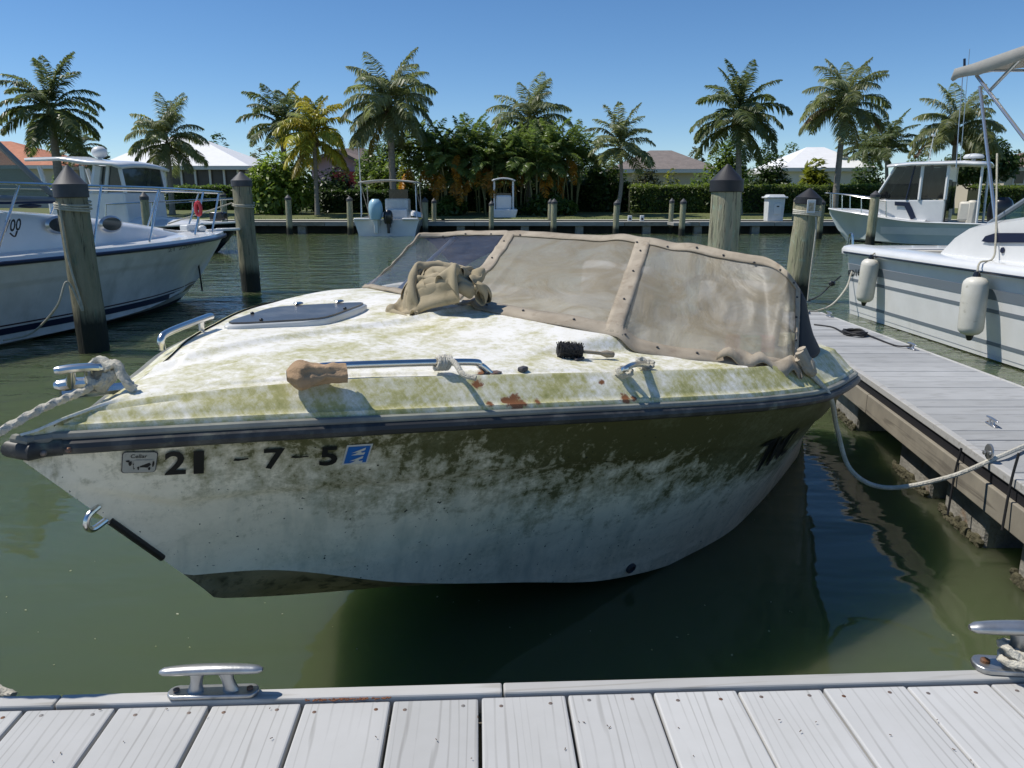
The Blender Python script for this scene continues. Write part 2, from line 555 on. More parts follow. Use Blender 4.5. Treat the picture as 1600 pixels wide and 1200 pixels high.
# ------------------------------------------------------------------ mesh builder
class MB:
    def __init__(s):
        s.v = []
        s.f = []

    def add(s, vs_, fs):
        b = len(s.v)
        s.v += [tuple(p) for p in vs_]
        s.f += [tuple(i + b for i in f) for f in fs]
        return s

    def box(s, c, d, rot=None, taper=None):
        vs_ = []
        for k in (-1, 1):
            t = 1 if (k < 0 or taper is None) else taper
            for (i, j) in ((-1, -1), (1, -1), (1, 1), (-1, 1)):
                p = Vector((i * d[0] / 2 * t, j * d[1] / 2 * t, k * d[2] / 2))
                if rot is not None:
                    p = rot @ p
                vs_.append(p + Vector(c))
        return s.add(vs_, [(3, 2, 1, 0), (4, 5, 6, 7), (0, 1, 5, 4), (1, 2, 6, 5), (2, 3, 7, 6), (3, 0, 4, 7)])

    def prism(s, poly, off):
        """closed polygon (list of 3d points) pushed along off"""
        n = len(poly)
        off = Vector(off)
        vs_ = [Vector(p) for p in poly] + [Vector(p) + off for p in poly]
        fs = [tuple(range(n))[::-1], tuple(range(n, 2 * n))]
        fs += [(i, (i + 1) % n, n + (i + 1) % n, n + i) for i in range(n)]
        return s.add(vs_, fs)

    def tube(s, pts, r, n=8, closed=False, flat=1.0):
        pts = [Vector(p) for p in pts]
        m = len(pts)
        rr = r if isinstance(r, (list, tuple)) else [r] * m
        vs_ = []
        ref = Vector((0, 0, 1))
        pv = None
        for i, p in enumerate(pts):
            a = pts[(i - 1) % m] if (closed or i > 0) else p
            b = pts[(i + 1) % m] if (closed or i < m - 1) else p
            t = (b - a).normalized()
            if pv is None:
                x = ref.cross(t)
                if x.length < .05:
                    x = Vector((1, 0, 0)).cross(t)
                x.normalize()
            else:
                x = pv - t * pv.dot(t)
                x = x.normalized() if x.length > 1e-5 else ref.cross(t).normalized()
            pv = x
            y = t.cross(x)
            for k in range(n):
                an = 2 * math.pi * k / n
                vs_.append(p + x * (math.cos(an) * rr[i]) + y * (math.sin(an) * rr[i] * flat))
        fs = []
        for i in range(m if closed else m - 1):
            for k in range(n):
                a0 = i * n + k
                a1 = i * n + (k + 1) % n
                b0 = ((i + 1) % m) * n + k
                b1 = ((i + 1) % m) * n + (k + 1) % n
                fs.append((a0, a1, b1, b0))
        if not closed:
            fs.append(tuple(range(n))[::-1])
            fs.append(tuple((m - 1) * n + k for k in range(n)))
        return s.add(vs_, fs)

    def rope(s, pts, r, closed=False):
        """three-strand laid rope: one tube whose lobed section turns along its length"""
        pts = [Vector(p) for p in pts]
        if closed:
            pts.append(pts[0])
        out = [pts[0]]
        step = r * .75
        acc = 0.0
        for a, b in zip(pts, pts[1:]):
            l_ = (b - a).length
            while acc + l_ > step and l_ > 1e-9:
                f = (step - acc) / l_
                a = a.lerp(b, f)
                l_ = (b - a).length
                out.append(a.copy())
                acc = 0.0
            acc += l_
        b0 = len(s.v)
        s.tube(out, r, 12)
        for i, c in enumerate(out):
            for k in range(12):
                q = b0 + i * 12 + k
                m_ = 1 + .24 * math.cos(3 * (2 * math.pi * k / 12 + i * .36))
                s.v[q] = tuple(c + (Vector(s.v[q]) - c) * m_)
        return s

    def cyl(s, p0, p1, r0, r1=None, n=14):
        return s.tube([p0, p1], [r0, r0 if r1 is None else r1], n)

    def lathe(s, prof, c=(0, 0, 0), n=20, axis=None):
        """profile of (radius, height)"""
        q = Vector((0, 0, 1)).rotation_difference(Vector(axis)) if axis is not None else None
        vs_ = []
        for (r, h) in prof:
            for k in range(n):
                a = 2 * math.pi * k / n
                p = Vector((r * math.cos(a), r * math.sin(a), h))
                if q is not None:
                    p = q @ p
                vs_.append(p + Vector(c))
        fs = []
        for i in range(len(prof) - 1):
            for k in range(n):
                fs.append((i * n + k, i * n + (k + 1) % n, (i + 1) * n + (k + 1) % n, (i + 1) * n + k))
        fs.append(tuple(range(n))[::-1])
        fs.append(tuple((len(prof) - 1) * n + k for k in range(n)))
        return s.add(vs_, fs)

    def grid(s, fn, nu, nv, closeu=False):
        vs_ = [fn(i / nu, j / nv) for j in range(nv + 1) for i in range(nu + (0 if closeu else 1))]
        w = nu if closeu else nu + 1
        fs = []
        for j in range(nv):
            for i in range(nu):
                a = j * w + i
                b = j * w + (i + 1) % w
                fs.append((a, b, b + w, a + w))
        return s.add(vs_, fs)

    def rows(s, rows_, close=False):
        n = len(rows_[0])
        vs_ = [p for r in rows_ for p in r]
        fs = []
        for j in range(len(rows_) - 1):
            for i in range(n if close else n - 1):
                i2 = (i + 1) % n
                fs.append((j * n + i, j * n + i2, (j + 1) * n + i2, (j + 1) * n + i))
        return s.add(vs_, fs)

    def ball(s, c, r, n=14, m=8, rot=None):
        c = Vector(c)

        def fn(u, v):
            a, b = 2 * math.pi * u, math.pi * (v - .5) * .998
            p = Vector((r[0] * math.cos(b) * math.cos(a), r[1] * math.cos(b) * math.sin(a), r[2] * math.sin(b)))
            return (rot @ p if rot is not None else p) + c
        return s.grid(fn, n, m, True)

    def build(s, name, mat, parent=None, smooth=True, world=False, bevel=0, solid=0, subsurf=0, angle=35, origin=None):
        o = None
        vs_ = s.v
        loc = Vector((0, 0, 0))
        if parent is None:
            if origin is None:
                xs = [p[0] for p in vs_]
                ys = [p[1] for p in vs_]
                zs = [p[2] for p in vs_]
                loc = Vector(((min(xs) + max(xs)) / 2, (min(ys) + max(ys)) / 2, min(zs)))
            else:
                loc = Vector(origin)
            vs_ = [(p[0] - loc.x, p[1] - loc.y, p[2] - loc.z) for p in vs_]
        elif world:
            mi = mw(parent).inverted()
            vs_ = [tuple(mi @ Vector(p)) for p in vs_]
        me = bpy.data.meshes.new(name)
        me.from_pydata(vs_, [], s.f)
        me.validate()
        o = bpy.data.objects.new(name, me)
        COL.objects.link(o)
        o.location = loc
        o.parent = parent
        me.materials.append(MATS[mat] if isinstance(mat, str) else mat)
        if smooth:
            me.polygons.foreach_set('use_smooth', [True] * len(me.polygons))
            me.set_sharp_from_angle(angle=rad(angle))
        if solid:
            md = o.modifiers.new('solid', 'SOLIDIFY')
            md.thickness = solid
            md.offset = 0
        if bevel:
            md = o.modifiers.new('bevel', 'BEVEL')
            md.width = bevel
            md.segments = 2
            md.limit_method = 'ANGLE'
        if subsurf:
            md = o.modifiers.new('sub', 'SUBSURF')
            md.levels = md.render_levels = subsurf
        return o


def np_mesh(name, verts, nper, mat, parent=None, loc=(0, 0, 0), tris=None, smooth=False):
    """many small faces with nper corners each, verts (n*nper, 3)"""
    n = len(verts) // nper
    me = bpy.data.meshes.new(name)
    me.vertices.add(len(verts))
    me.vertices.foreach_set('co', np.asarray(verts, dtype=np.float32).ravel())
    me.loops.add(n * nper)
    me.loops.foreach_set('vertex_index', np.arange(n * nper, dtype=np.int32))
    me.polygons.add(n)
    me.polygons.foreach_set('loop_start', np.arange(0, n * nper, nper, dtype=np.int32))
    me.update(calc_edges=True)
    me.validate()
    me.materials.append(MATS[mat])
    o = bpy.data.objects.new(name, me)
    COL.objects.link(o)
    o.location = loc
    o.parent = parent
    return o


def tag(o, label, cat=None, group=None):
    o['label'] = label
    if cat:
        o['category'] = cat
    if group:
        o['group'] = group
    return o


def struct(o):
    o['kind'] = 'structure'
    return o


def thing(name, label, cat, loc=(0, 0, 0), rotz=0, group=None):
    o = bpy.data.objects.new(name, None)
    COL.objects.link(o)
    o.empty_display_size = .1
    o.location = loc
    o.rotation_euler = (0, 0, rotz)
    return tag(o, label, cat, group)


def curve(xs, ys):
    """smooth interpolation through a table"""
    xs = list(xs)
    ys = list(ys)
    n = len(xs)
    d = [(ys[i + 1] - ys[i]) / (xs[i + 1] - xs[i]) for i in range(n - 1)]
    t = [d[0]] + [0 if d[i - 1] * d[i] <= 0 else 2 * d[i - 1] * d[i] / (d[i - 1] + d[i]) for i in range(1, n - 1)] + [d[-1]]

    def fn(x):
        if x <= xs[0]:
            return ys[0]
        if x >= xs[-1]:
            return ys[-1]
        i = 0
        while x > xs[i + 1]:
            i += 1
        h = xs[i + 1] - xs[i]
        u = (x - xs[i]) / h
        return ((2 * u ** 3 - 3 * u * u + 1) * ys[i] + (u ** 3 - 2 * u * u + u) * h * t[i]
                + (3 * u * u - 2 * u ** 3) * ys[i + 1] + (u ** 3 - u * u) * h * t[i + 1])
    return fn


def spline(pts, per=8, closed=False):
    pts = [Vector(p) for p in pts]
    n = len(pts)
    out = []
    for i in range(n if closed else n - 1):
        if closed:
            a, b, c, d = (pts[(i + k) % n] for k in (-1, 0, 1, 2))
        else:
            b, c = pts[i], pts[i + 1]
            a = pts[i - 1] if i else b * 2 - c
            d = pts[i + 2] if i + 2 < n else c * 2 - b
        for k in range(per):
            t = k / per
            out.append(.5 * ((2 * b) + (c - a) * t + (2 * a - 5 * b + 4 * c - d) * t * t + (3 * b - a - 3 * c + d) * t ** 3))
    if not closed:
        out.append(pts[-1])
    return out


def text_mesh(txt, bold=.0):
    """glyph outlines, one unit high, as vertices and faces in the xy plane"""
    cu = bpy.data.curves.new('glyph', 'FONT')
    cu.body = txt
    cu.size = 1.4
    cu.offset = bold
    cu.resolution_u = 3
    o = bpy.data.objects.new('glyph', cu)
    COL.objects.link(o)
    dg = bpy.context.evaluated_depsgraph_get()
    me = bpy.data.meshes.new_from_object(o.evaluated_get(dg))
    v = [tuple(p.co) for p in me.vertices]
    f = [tuple(p.vertices) for p in me.polygons]
    bpy.data.objects.remove(o)
    bpy.data.curves.remove(cu)
    bpy.data.meshes.remove(me)
    x0 = min(p[0] for p in v)
    x1 = max(p[0] for p in v)
    y0 = min(p[1] for p in v)
    y1 = max(p[1] for p in v)
    return [((p[0] - x0) / (x1 - x0), (p[1] - y0) / max(y1 - y0, 1e-6)) for p in v], f


# ------------------------------------------------------------------ hulls
class Hull:
    """x runs aft from the stem head, y to starboard, z up from the water"""

    def __init__(s, L, wr, zr, wc, zc, zk, g=1.35, gb=.6, kn=None):
        s.kn = kn
        s.L, s.wr, s.zr, s.wc, s.zc_, s.zk, s.g, s.gb = L, wr, zr, wc, zc, zk, g, gb

    def zc(s, x):
        return max(s.zc_(x), s.zk(x))

    def y_at(s, x, z):
        a, b = s.zc(x), s.zr(x)
        if z >= a:
            q = min(1, (z - a) / max(b - a, 1e-4))
            g = s.g + s.gb * max(0, 1 - x / (s.L * .45))
            y = s.wc(x) + (s.wr(x) - s.wc(x)) * q ** g
            if s.kn is not None:                       # small moulded step along the topsides
                y += .012 * min(1, x / .3) * min(1, max(0, (z - s.kn(x)) / .012))
            return y
        k = s.zk(x)
        return s.wc(x) * max(0, (z - k) / max(a - k, 1e-4))

    def pt(s, x, z, side, out=0.0):
        y = s.y_at(x, z) * side
        if out:
            e = .01
            tx = Vector((2 * e, side * (s.y_at(x + e, z) - s.y_at(x - e, z)), 0))
            tz = Vector((0, side * (s.y_at(x, z + e) - s.y_at(x, z - e)), 2 * e))
            n = tx.cross(tz).normalized()
            if n.y * side < 0:
                n = -n
            return Vector((x, y, z)) + n * out
        return Vector((x, y, z))

    def stations(s, n, p=1.6):
        return [s.L * (i / n) ** p for i in range(n + 1)]

    def mesh(s, n=48, nt=10, nb=4, top=True, bottom=True, pw=1.6):
        mb = MB()
        for side in (1, -1):
            rows_ = []
            for x in s.stations(n, pw):
                a, b, k = s.zc(x), s.zr(x), s.zk(x)
                r = []
                for i in range(nt + 1 if top else 0):
                    z = b + (a - b) * i / nt
                    p = s.pt(x, z, side)
                    r.append(p)
                for i in range(1 if top else 0, (nb + 1) if bottom else 0):
                    z = a + (k - a) * i / nb
                    r.append(Vector((x, s.wc(x) * (1 - i / nb) * side, z)))
                rows_.append(r)
            mb.rows(rows_)
        if not top:
            return mb
        # transom
        x = s.L
        ring = [s.pt(x, s.zr(x) + (s.zc(x) - s.zr(x)) * i / nt, 1) for i in range(nt + 1)] + [Vector((x, 0, s.zk(x)))]
        ring += [Vector((p.x, -p.y, p.z)) for p in ring[:-1]][::-1]
        mb.add(ring, [tuple(range(len(ring)))])
        return mb

    def band(s, z0, z1, side, xa, xb, out=.004, n=40):
        """painted stripe lying on the topsides between two height curves"""
        mb = MB()
        r0, r1 = [], []
        for i in range(n + 1):
            x = xa + (xb - xa) * i / n
            lo, hi = z0(x), z1(x)
            k = s.zk(x) + .005
            r0.append(s.pt(x, max(lo, k), side, out))
            r1.append(s.pt(x, max(hi, k), side, out))
        return mb.rows([r0, r1])

    def rail(s, dz=0, out=0.0, xa=0.0, n=50):
        st = [x for x in s.stations(n) if x >= xa]
        a = [Vector((x, s.wr(x) + out, s.zr(x) + dz)) for x in st]
        b = [Vector((x, -s.wr(x) - out, s.zr(x) + dz)) for x in st]
        a[0].x -= out
        return b[::-1] + a if xa > 0 or s.wr(0) > .02 else b[:0:-1] + a

    def find(s, root, px, py, side):
        """x, z of the topside point seen along a sight line"""
        m = mw(root)
        best = None
        x0, x1, f0, f1 = 0, s.L, 0, 1
        for it in range(5):
            for i in range(25):
                x = x0 + (x1 - x0) * i / 24
                for j in range(25):
                    q = f0 + (f1 - f0) * j / 24
                    z = s.zc(x) + (s.zr(x) - s.zc(x)) * q
                    u, v = proj(m @ s.pt(x, z, side))
                    d = (u - px) ** 2 + (v - py) ** 2
                    if best is None or d < best[0]:
                        best = (d, x, q, z)
            dx, dq = (x1 - x0) / 10, (f1 - f0) / 10
            x0, x1 = max(0, best[1] - dx), min(s.L, best[1] + dx)
            f0, f1 = max(0, best[2] - dq), min(1, best[2] + dq)
        return best[1], best[3]

    def letter(s, root, txt, bl, br, tl, side, out=.006, bold=.02):
        """mesh of text whose bottom-left, bottom-right and top-left corners are seen at those points"""
        A, B_, C = (s.find(root, p[0], p[1], side) for p in (bl, br, tl))
        v, f = text_mesh(txt, bold) if isinstance(txt, str) else txt
        mb = MB()
        mb.add([s.pt(A[0] + (B_[0] - A[0]) * p[0] + (C[0] - A[0]) * p[1],
                     A[1] + (B_[1] - A[1]) * p[0] + (C[1] - A[1]) * p[1], side, out) for p in v], f)
        return mb


# ------------------------------------------------------------------ water, far bank
struct(MB().box((0, 11.1, -2.5), (440, 46.2, 5)).build('water', 'water', smooth=False, origin=(0, 0, 0)))
BANK = 34.3
GZ = .56
struct(MB().grid(lambda u, v: (-260 + 520 * u, BANK + .25 + 400 * v ** 2, GZ + .25 * min(1, v * 8)), 40, 30).build('lawn', 'lawn', origin=(0, 0, 0)))
tag(MB().box((0, BANK, -.2), (440, .5, 1.48)).build('seawall', 'seawall', smooth=False), 'dark concrete seawall under the grassy far bank behind the long dock', 'seawall')

# ================================================================== the old runabout
BOAT = thing('motor_boat', 'grimy algae-stained white motor boat with tan canvas windscreen cover, moored in the foreground', 'boat',
             (-1.08, 1.57, 0), rad(54.1))
BOAT.rotation_euler[0] = rad(4)

_r = [(60, 691, .943), (130, 686, .938), (260, 678, .928), (400, 670, .915), (560, 662, .90), (700, 655, .88), (860, 647, .855), (1000, 640, .83), (1120, 633, .80), (1200, 627, .775), (1290, 613, .75), (1314, 602, .745)]
_rl = [loc_z(BOAT, *p) for p in _r]
_xs = [0] + [p.x for p in _rl] + [2.75, 3.2, 3.6, 4.2]
_ws = [.012] + [-p.y for p in _rl] + [1.06, .93, .79, .60]
_zs = [.952] + [p.z for p in _rl] + [.795, .71, .63, .56]
HB = Hull(4.2, curve(_xs, _ws), curve(_xs, _zs),
          curve([0, .33, .54, .91, 1.35, 1.72, 2.1, 2.6, 3.68, 4.2], [0, 0, .07, .23, .37, .53, .64, .71, .66, .56]),
          curve([0, .33, .54, .91, 1.35, 1.72, 2.1, 2.6, 4.2], [.9, .5, .455, .315, .175, .085, .04, .01, .0]),
          curve([0, .12, .25, .40, .425, .45, .9, 1.35, 1.8, 2.4, 4.2], [.915, .768, .61, .425, .392, .380, .20, .04, -.08, -.18, -.24]), g=1.25, gb=.35)
HB.kn = lambda x: HB.zr(x) - .21 * min(1, x / .5 + .4)
HB.mesh(110, 44, 5, bottom=False, pw=1.35).build('hull', 'hull_grime', BOAT, angle=28)
pm('bottom_scum', (.30, .255, .165), (.15, .13, .075), scale=5, rough=.6, c3=(.03, .03, .018), scale3=18, lo3=.52, hi3=.66, bump=.4, bscale=40, bdist=.01)
HB.mesh(110, 44, 6, top=False, pw=1.35).build('hull_bottom', 'bottom_scum', BOAT, angle=28)

# rub rail: rubber section with a paler insert along its face
rp = HB.rail(-.012, .012)
MB().tube(rp, .017, 10).build('rub_rail', 'rubber_black', BOAT)
MB().tube([p + Vector((0, 0, .010)) for p in HB.rail(0, .004)], .011, 8).build('rail_moulding', 'rubber_edge', BOAT)
# bow end cap of the rail, with its joint and screws
bowc = [p for p in rp if p.x < .10]
cap = MB().tube(bowc, .019, 12).build('rail_end_cap', 'rubber_black', BOAT)
for x in (.03, .075):
    p = Vector((x, -HB.wr(x) - .034, HB.zr(x) - .014))
    MB().ball(p, (.007, .007, .007), 8, 6).build('screw', 'rusty_steel', cap)

# deck ------------------------------------------------------------
INS = curve([0, .1, .3, .8, 4.2], [.012, .050, .078, .095, .10])
HBH = curve([0, .1, .3, .8, 2.0, 4.2], [.02, .046, .074, .098, .10, .10])
CRN = curve([0, .5, 1.0, 1.8, 2.6], [.004, .010, .018, .030, .032])
wd = lambda x: max(HB.wr(x) - INS(x), .004)
zd = lambda x: HB.zr(x) + HBH(x)


def sm(a, b, x):
    t = min(1, max(0, (x - a) / (b - a)))
    return t * t * (3 - 2 * t)


def stb(x):
    return 1 + .62 * sm(-.1, .40, x) * (1 - .80 * sm(.9, 2.0, x)) * (1 - sm(2.2, 3.6, x))


def beamy(o_):
    """the hull's fuller starboard bow"""
    for v in o_.data.vertices:
        if v.co.y > 0:
            v.co.y *= stb(v.co.x)
    return o_


def deckz(x, y):
    return deckz_raw(x, y / stb(x) if y > 0 else y)


def deckz_raw(x, y):
    w = wd(x)
    q = min(1, abs(y) / w)
    z = zd(x) + CRN(x) * (1 - q * q * (1.6 - .6 * q))
    z += .015 * math.exp(-((y - .10 - .02 * x) / .014) ** 2) * sm(.25, .5, x)          # moulded centre bead
    yl = -.36 - .24 * (x - 1.34)
    z += .034 * sm(1.25, 1.75, x) * sm(yl - .05, yl + .03, y) - .012 * sm(1.2, 1.6, x) * (1 - sm(yl - .035, yl + .012, y)) * (1 if y < 0 else 0)
    z -= .006 * sm(w - .05, w - .035, abs(y)) * sm(.3, .5, x)
    return z


def deck_hit(px, py, dz=0):
    z = 1.0
    for _ in range(14):
        p = loc_z(BOAT, px, py, z)
        t = BOAT.matrix_basis @ Vector((p.x, p.y, deckz(p.x, p.y) + dz))
        z = z * .5 + t.z * .5
    p = loc_z(BOAT, px, py, z)
    return Vector((p.x, p.y, deckz(p.x, p.y) + dz))


rust_px = [(745, 600, .022), (805, 632, .034), (790, 626, .016), (752, 584, .018), (838, 629, .014), (978, 628, .022), (990, 634, .014), (765, 646, .012), (938, 598, .012)]
deck_mat('deck_gelcoat', .49, .63, [tuple(deck_hit(p[0], p[1])) + (p[2],) for p in rust_px if p[1] < 590])


def band_hit(px, py):
    best = None
    for i in range(400):
        x = .2 + 2.2 * i / 400
        for k in range(11):
            t = k / 10
            p = Vector((x, -(HB.wr(x) - .02 - (INS(x) - .02) * t), HB.zr(x) + .03 + (HBH(x) - .03) * t))
            u, v = proj(BOAT.matrix_basis @ p)
            d = (u - px) ** 2 + (v - py) ** 2
            if best is None or d < best[0]:
                best = (d, p)
    return best[1]


deck_mat('coaming_gelcoat', .40, .57, [tuple(band_hit(p[0], p[1])) + (p[2],) for p in rust_px if p[1] > 590], .30)
XD = 2.30
xs = [XD * (i / 110) ** 1.25 for i in range(111)]
dk = MB().rows([[Vector((x, wd(x) * v, deckz_raw(x, wd(x) * v))) for v in [(k / 70 - 1) for k in range(141)]] for x in xs])
beamy(dk.build('foredeck', 'deck_gelcoat', BOAT, angle=50))
for o in list(BOAT.children):
    if o.name.split('.')[0] in ('hull', 'hull_bottom', 'rub_rail', 'rail_moulding'):
        beamy(o)
for sd_ in (1, -1):
    rows_ = []
    for x in HB.stations(80):
        w, z, i, h = HB.wr(x), HB.zr(x), INS(x), HBH(x)
        c = min(1, i / .05)
        f = [(0.0, .0), (.006, .022), (.012, .031), (.022, .034), (.030, .042), (.030 + (i - .03) * .5, .042 + (h - .042) * .55), (i - .014, h - .012), (i - .006, h - .003), (i, h)] if i > .045 else \
            [(i * k / 8, h * math.sin(k / 8 * math.pi / 2)) for k in range(9)]
        rows_.append([Vector((x, sd_ * max(.002, w - a), z + b)) for a, b in f])
    beamy(MB().rows(rows_).build('side_coaming', 'coaming_gelcoat', BOAT, angle=32))
# side decks and cockpit well
sdk = MB()
for sd_ in (1, -1):
    sdk.rows([[Vector((x, sd_ * (wd(x) - k), zd(x) + (.0 if k == 0 else .008))) for k in (0, .05, .15)] + [Vector((x, sd_ * min(wd(x) - .16, HB.y_at(x, .36) - .05), .36))]
              for x in [XD + (4.2 - XD) * i / 30 for i in range(31)]])
sdk.rows([[Vector((4.2, y * (wd(4.2)), zd(4.2))), Vector((4.0, y * (wd(4.0)), zd(4.0))), Vector((3.99, y * (HB.y_at(4, .36) - .05), .36))] for y in (-1, -.5, 0, .5, 1)])
beamy(sdk.build('side_deck', 'coaming_gelcoat', BOAT))
MB().rows([[Vector((x, k * (HB.y_at(x, .36) - .05), .362)) for k in (-1, 0, 1)] for x in (2.2, 2.6, 3.0, 3.4, 3.8, 4.0)]).build('cockpit_sole', 'interior_grey', BOAT)
MB().rows([[Vector((XD - .01, y, deckz(XD - .01, y))), Vector((2.46, y * .95, deckz(XD - .01, y * .95) + .01)), Vector((2.50, y * .8, .8)), Vector((2.50, y * .6, .37))] for y in [(-.9 + 1.8 * k / 20) for k in range(21)]]).build('dashboard', 'interior_grey', BOAT)
for y in (-.36, .36):
    st = MB().box((3.05, y, .58), (.46, .44, .42)).box((3.27, y, .90), (.12, .44, .34)).build('seat', 'interior_grey', BOAT, bevel=.04)
MB().tube([Vector((2.62 + .05 * math.sin(a), -.42 + .17 * math.cos(a), .98 + .16 * math.sin(a))) for a in [k * math.tau / 20 for k in range(20)]], .014, 8, True).cyl((2.62, -.42, .98), (2.48, -.42, .95), .03).build('steering_wheel', 'black_plastic', BOAT)

# canvas and vinyl screen -------------------------------------------
tp_t = [0, .06, .12, .38, .65, .8, 1]
tp_px = [(1250, 455, 1.10), (1229, 428, 1.17), (1190, 406, 1.21), (1005, 375, 1.27), (800, 364, 1.28), (725, 364, 1.275), (655, 368, 1.265)]
_tl = [loc_z(BOAT, *p) for p in tp_px]
TX, TY, TZ = (curve(tp_t, [p[k] for p in _tl]) for k in range(3))
BY = curve([0, .2, .38, .65, 1], [-1.01, -.76, -.43, .28, 1.09])
BX = curve([-1.02, -.75, -.46, -.2, 0, .5, 1.1], [2.26, 1.98, 1.78, 1.715, 1.70, 1.76, 1.92])


def scr(t, v, out=0.0, amp=1.0):
    by = BY(t)
    bx = BX(by)
    w = wd(bx) - .004
    by2 = max(-w, min(w * stb(bx), by))
    b = Vector((bx, by2, deckz(bx, by2) + .006))
    T = Vector((TX(t), TY(t), TZ(t)))
    p = b.lerp(T, v)
    n = Vector((-.72, -.25 * (1 - 2 * t), .62)).normalized()
    wob = noise.noise((t * 9, v * 3, 1.3)) * .012 + noise.noise((t * 26 + v * 7, v * 5, 4.1)) * .005
    wob += -.03 * math.sin(math.pi * v) * abs(math.sin((t - .015) / .365 * math.pi)) * (1 if t < .38 else .5)
    rd_ = 1 - abs(noise.noise((t * 12 + v * 4, v * 5 - t * 6, 9.2)))
    wob += .010 * (rd_ ** 6 - .3) * math.sin(math.pi * min(1, max(0, v)))
    if t < .16:
        wob += .012 * math.sin(t * 150 + v * 2) * (1 - t / .16) * math.sin(math.pi * min(1, v * 1.1))
    if t < .66:
        wob += .006 * math.sin(t * 60 + 20 * v * (t - .38)) * math.exp(-((t - .38) / .12) ** 2)
        sag = .02 * noise.noise((t * 11, 7.7, 0)) * max(0, v - .6)
    else:
        sag = 0
    return p + n * (wob * amp + out) + Vector((0, 0, sag * amp))


vinyl('vinyl_haze', (.64, .61, .53), .80, dirt=(.44, .385, .285), transl=.5, lo=.4, hi=.62, scale=4, rough=.42)
vinyl('vinyl_clear', (.10, .13, .20), .42, rough=.06, dirt=(.20, .20, .22), transl=.15)


def patch(t0, t1, v0, v1, out, nu, nv):
    return MB().grid(lambda u, v: scr(t0 + (t1 - t0) * u, v0 + (v1 - v0) * v, out), nu, nv)


patch(.02, .38, .03, 1, 0, 70, 26).build('vinyl_panel', 'vinyl_haze', BOAT, angle=180)
patch(.38, .65, .03, 1, 0, 50, 26).build('vinyl_panel', 'vinyl_haze', BOAT, angle=180)
tag(patch(.65, 1.0, .0, 1, 0, 50, 20).build('vinyl_panel', 'vinyl_clear', BOAT, angle=180), 'clear bluish starboard panel of the screen')
strips = [(.0, 1.0, .945, 1.02, 120, 3), (.0, .63, -.03, .07, 90, 3), (.364, .394, .0, 1.0, 4, 30), (.636, .662, .0, 1.0, 4, 24), (.0, .020, .0, 1.0, 4, 30)]
for a, b, c, d, nu, nv in strips:
    patch(a, b, c, d, .006, nu, nv).build('canvas_strip', 'canvas_tan', BOAT, angle=40, solid=.003)
patch(.99, 1.0, .0, 1.0, .004, 2, 20).build('screen_frame', 'canvas_tan', BOAT, angle=180, solid=.012)
patch(.65, 1.0, -.02, .03, .004, 40, 2).build('canvas_strip', 'canvas_tan', BOAT, angle=180, solid=.006)
MB().tube([scr(.83, 0, -.03), scr(.86, 1, -.03)], .011, 8).build('screen_pillar', 'aluminium', BOAT)
sn = MB()
for t in [.03, .08, .135, .20, .26, .325, .39, .62, .70, .78, .88]:
    sn.ball(scr(t, .965 + .02 * math.sin(t * 77), .011), (.0055, .0055, .004), 8, 5)
for t in [.11, .18, .245, .31, .36, .44, .52, .58]:
    sn.ball(scr(t, .035 + .01 * math.sin(t * 50), .011), (.0055, .0055, .004), 8, 5)
for v in (.3, .6, .85):
    for t in (.378, .65, .014):
        sn.ball(scr(t, v, .011), (.005, .005, .004), 8, 5)
sn.build('snap_fasteners', 'interior_dark', BOAT)['kind'] = 'stuff'


def cover(u, w):
    t = u
    T = Vector((TX(t), TY(t), TZ(t)))
    x = T.x + (4.05 - T.x) * w
    hw = wd(x) - .10
    yy = (1 - sm(0, .25, w)) * T.y + sm(0, .25, w) * (2 * t - 1) * hw
    e = zd(x) + .02
    top = e + (.33 - .20 * w) * (1 - abs(2 * t - 1) ** 3.2) + .05 * math.exp(-((t - .1) / .08) ** 2) * (1 - w)
    z = (1 - sm(0, .22, w)) * (T.z - .10 * w + .22 * w * math.exp(-((t - .08) / .08) ** 2)) + sm(0, .22, w) * top
    return Vector((x, yy, z - .012 + .012 * noise.noise((x * 4, yy * 5, 0))))


MB().grid(lambda u, v: cover(u, v * .13), 50, 12).build('folded_canopy', 'cover_navy', BOAT, angle=180, solid=.006)
b0, t0 = scr(0, 0), scr(0, 1)
bk = Vector((2.55, -(wd(2.55) - .02), zd(2.55) + .01))
MB().grid(lambda u, v: (b0.lerp(bk, u)).lerp(t0.lerp(cover(.02, .12), u), v) + Vector((0, -.02 * math.sin(math.pi * u), 0)), 10, 16).build('side_curtain', 'mesh_black', BOAT, angle=180, solid=.004)
# loose flap knotted at the port corner
fl = []
for i in range(26):
    u = i / 25
    t = .20 - .22 * u
    a = scr(max(0, t), .05, .012)
    hang = Vector((-.05 - .03 * u, -.045 * u, -.012 + .02 * math.sin(u * 19) - .03 * u))
    fl.append([a + Vector((0, 0, .02 * math.sin(u * 11))), a + hang * .45 + Vector((-.01, 0, .018 + .012 * math.sin(u * 23))), a + hang * 1.0])
MB().rows(fl).build('loose_flap', 'canvas_tan', BOAT, angle=180, solid=.005)
kp = scr(0, .02, .03)
kn = MB()
for k in range(5):
    a = k * 1.3
    kn.tube(spline([kp + Vector((-.03, -.01, .03)) + Vector((.02 * math.sin(a), 0, .02 * math.cos(a))), kp + Vector((-.02, -.04, -.01)) + Vector((.012 * math.cos(a * 2), .0, .014 * math.sin(a * 3))),
                    kp + Vector((.02 * math.cos(a), -.05 - .012 * math.sin(a), -.05 + .01 * k))], 6), [.017] * 12 + [.008], 8)
kn.build('flap_knot', 'canvas_tan', BOAT)

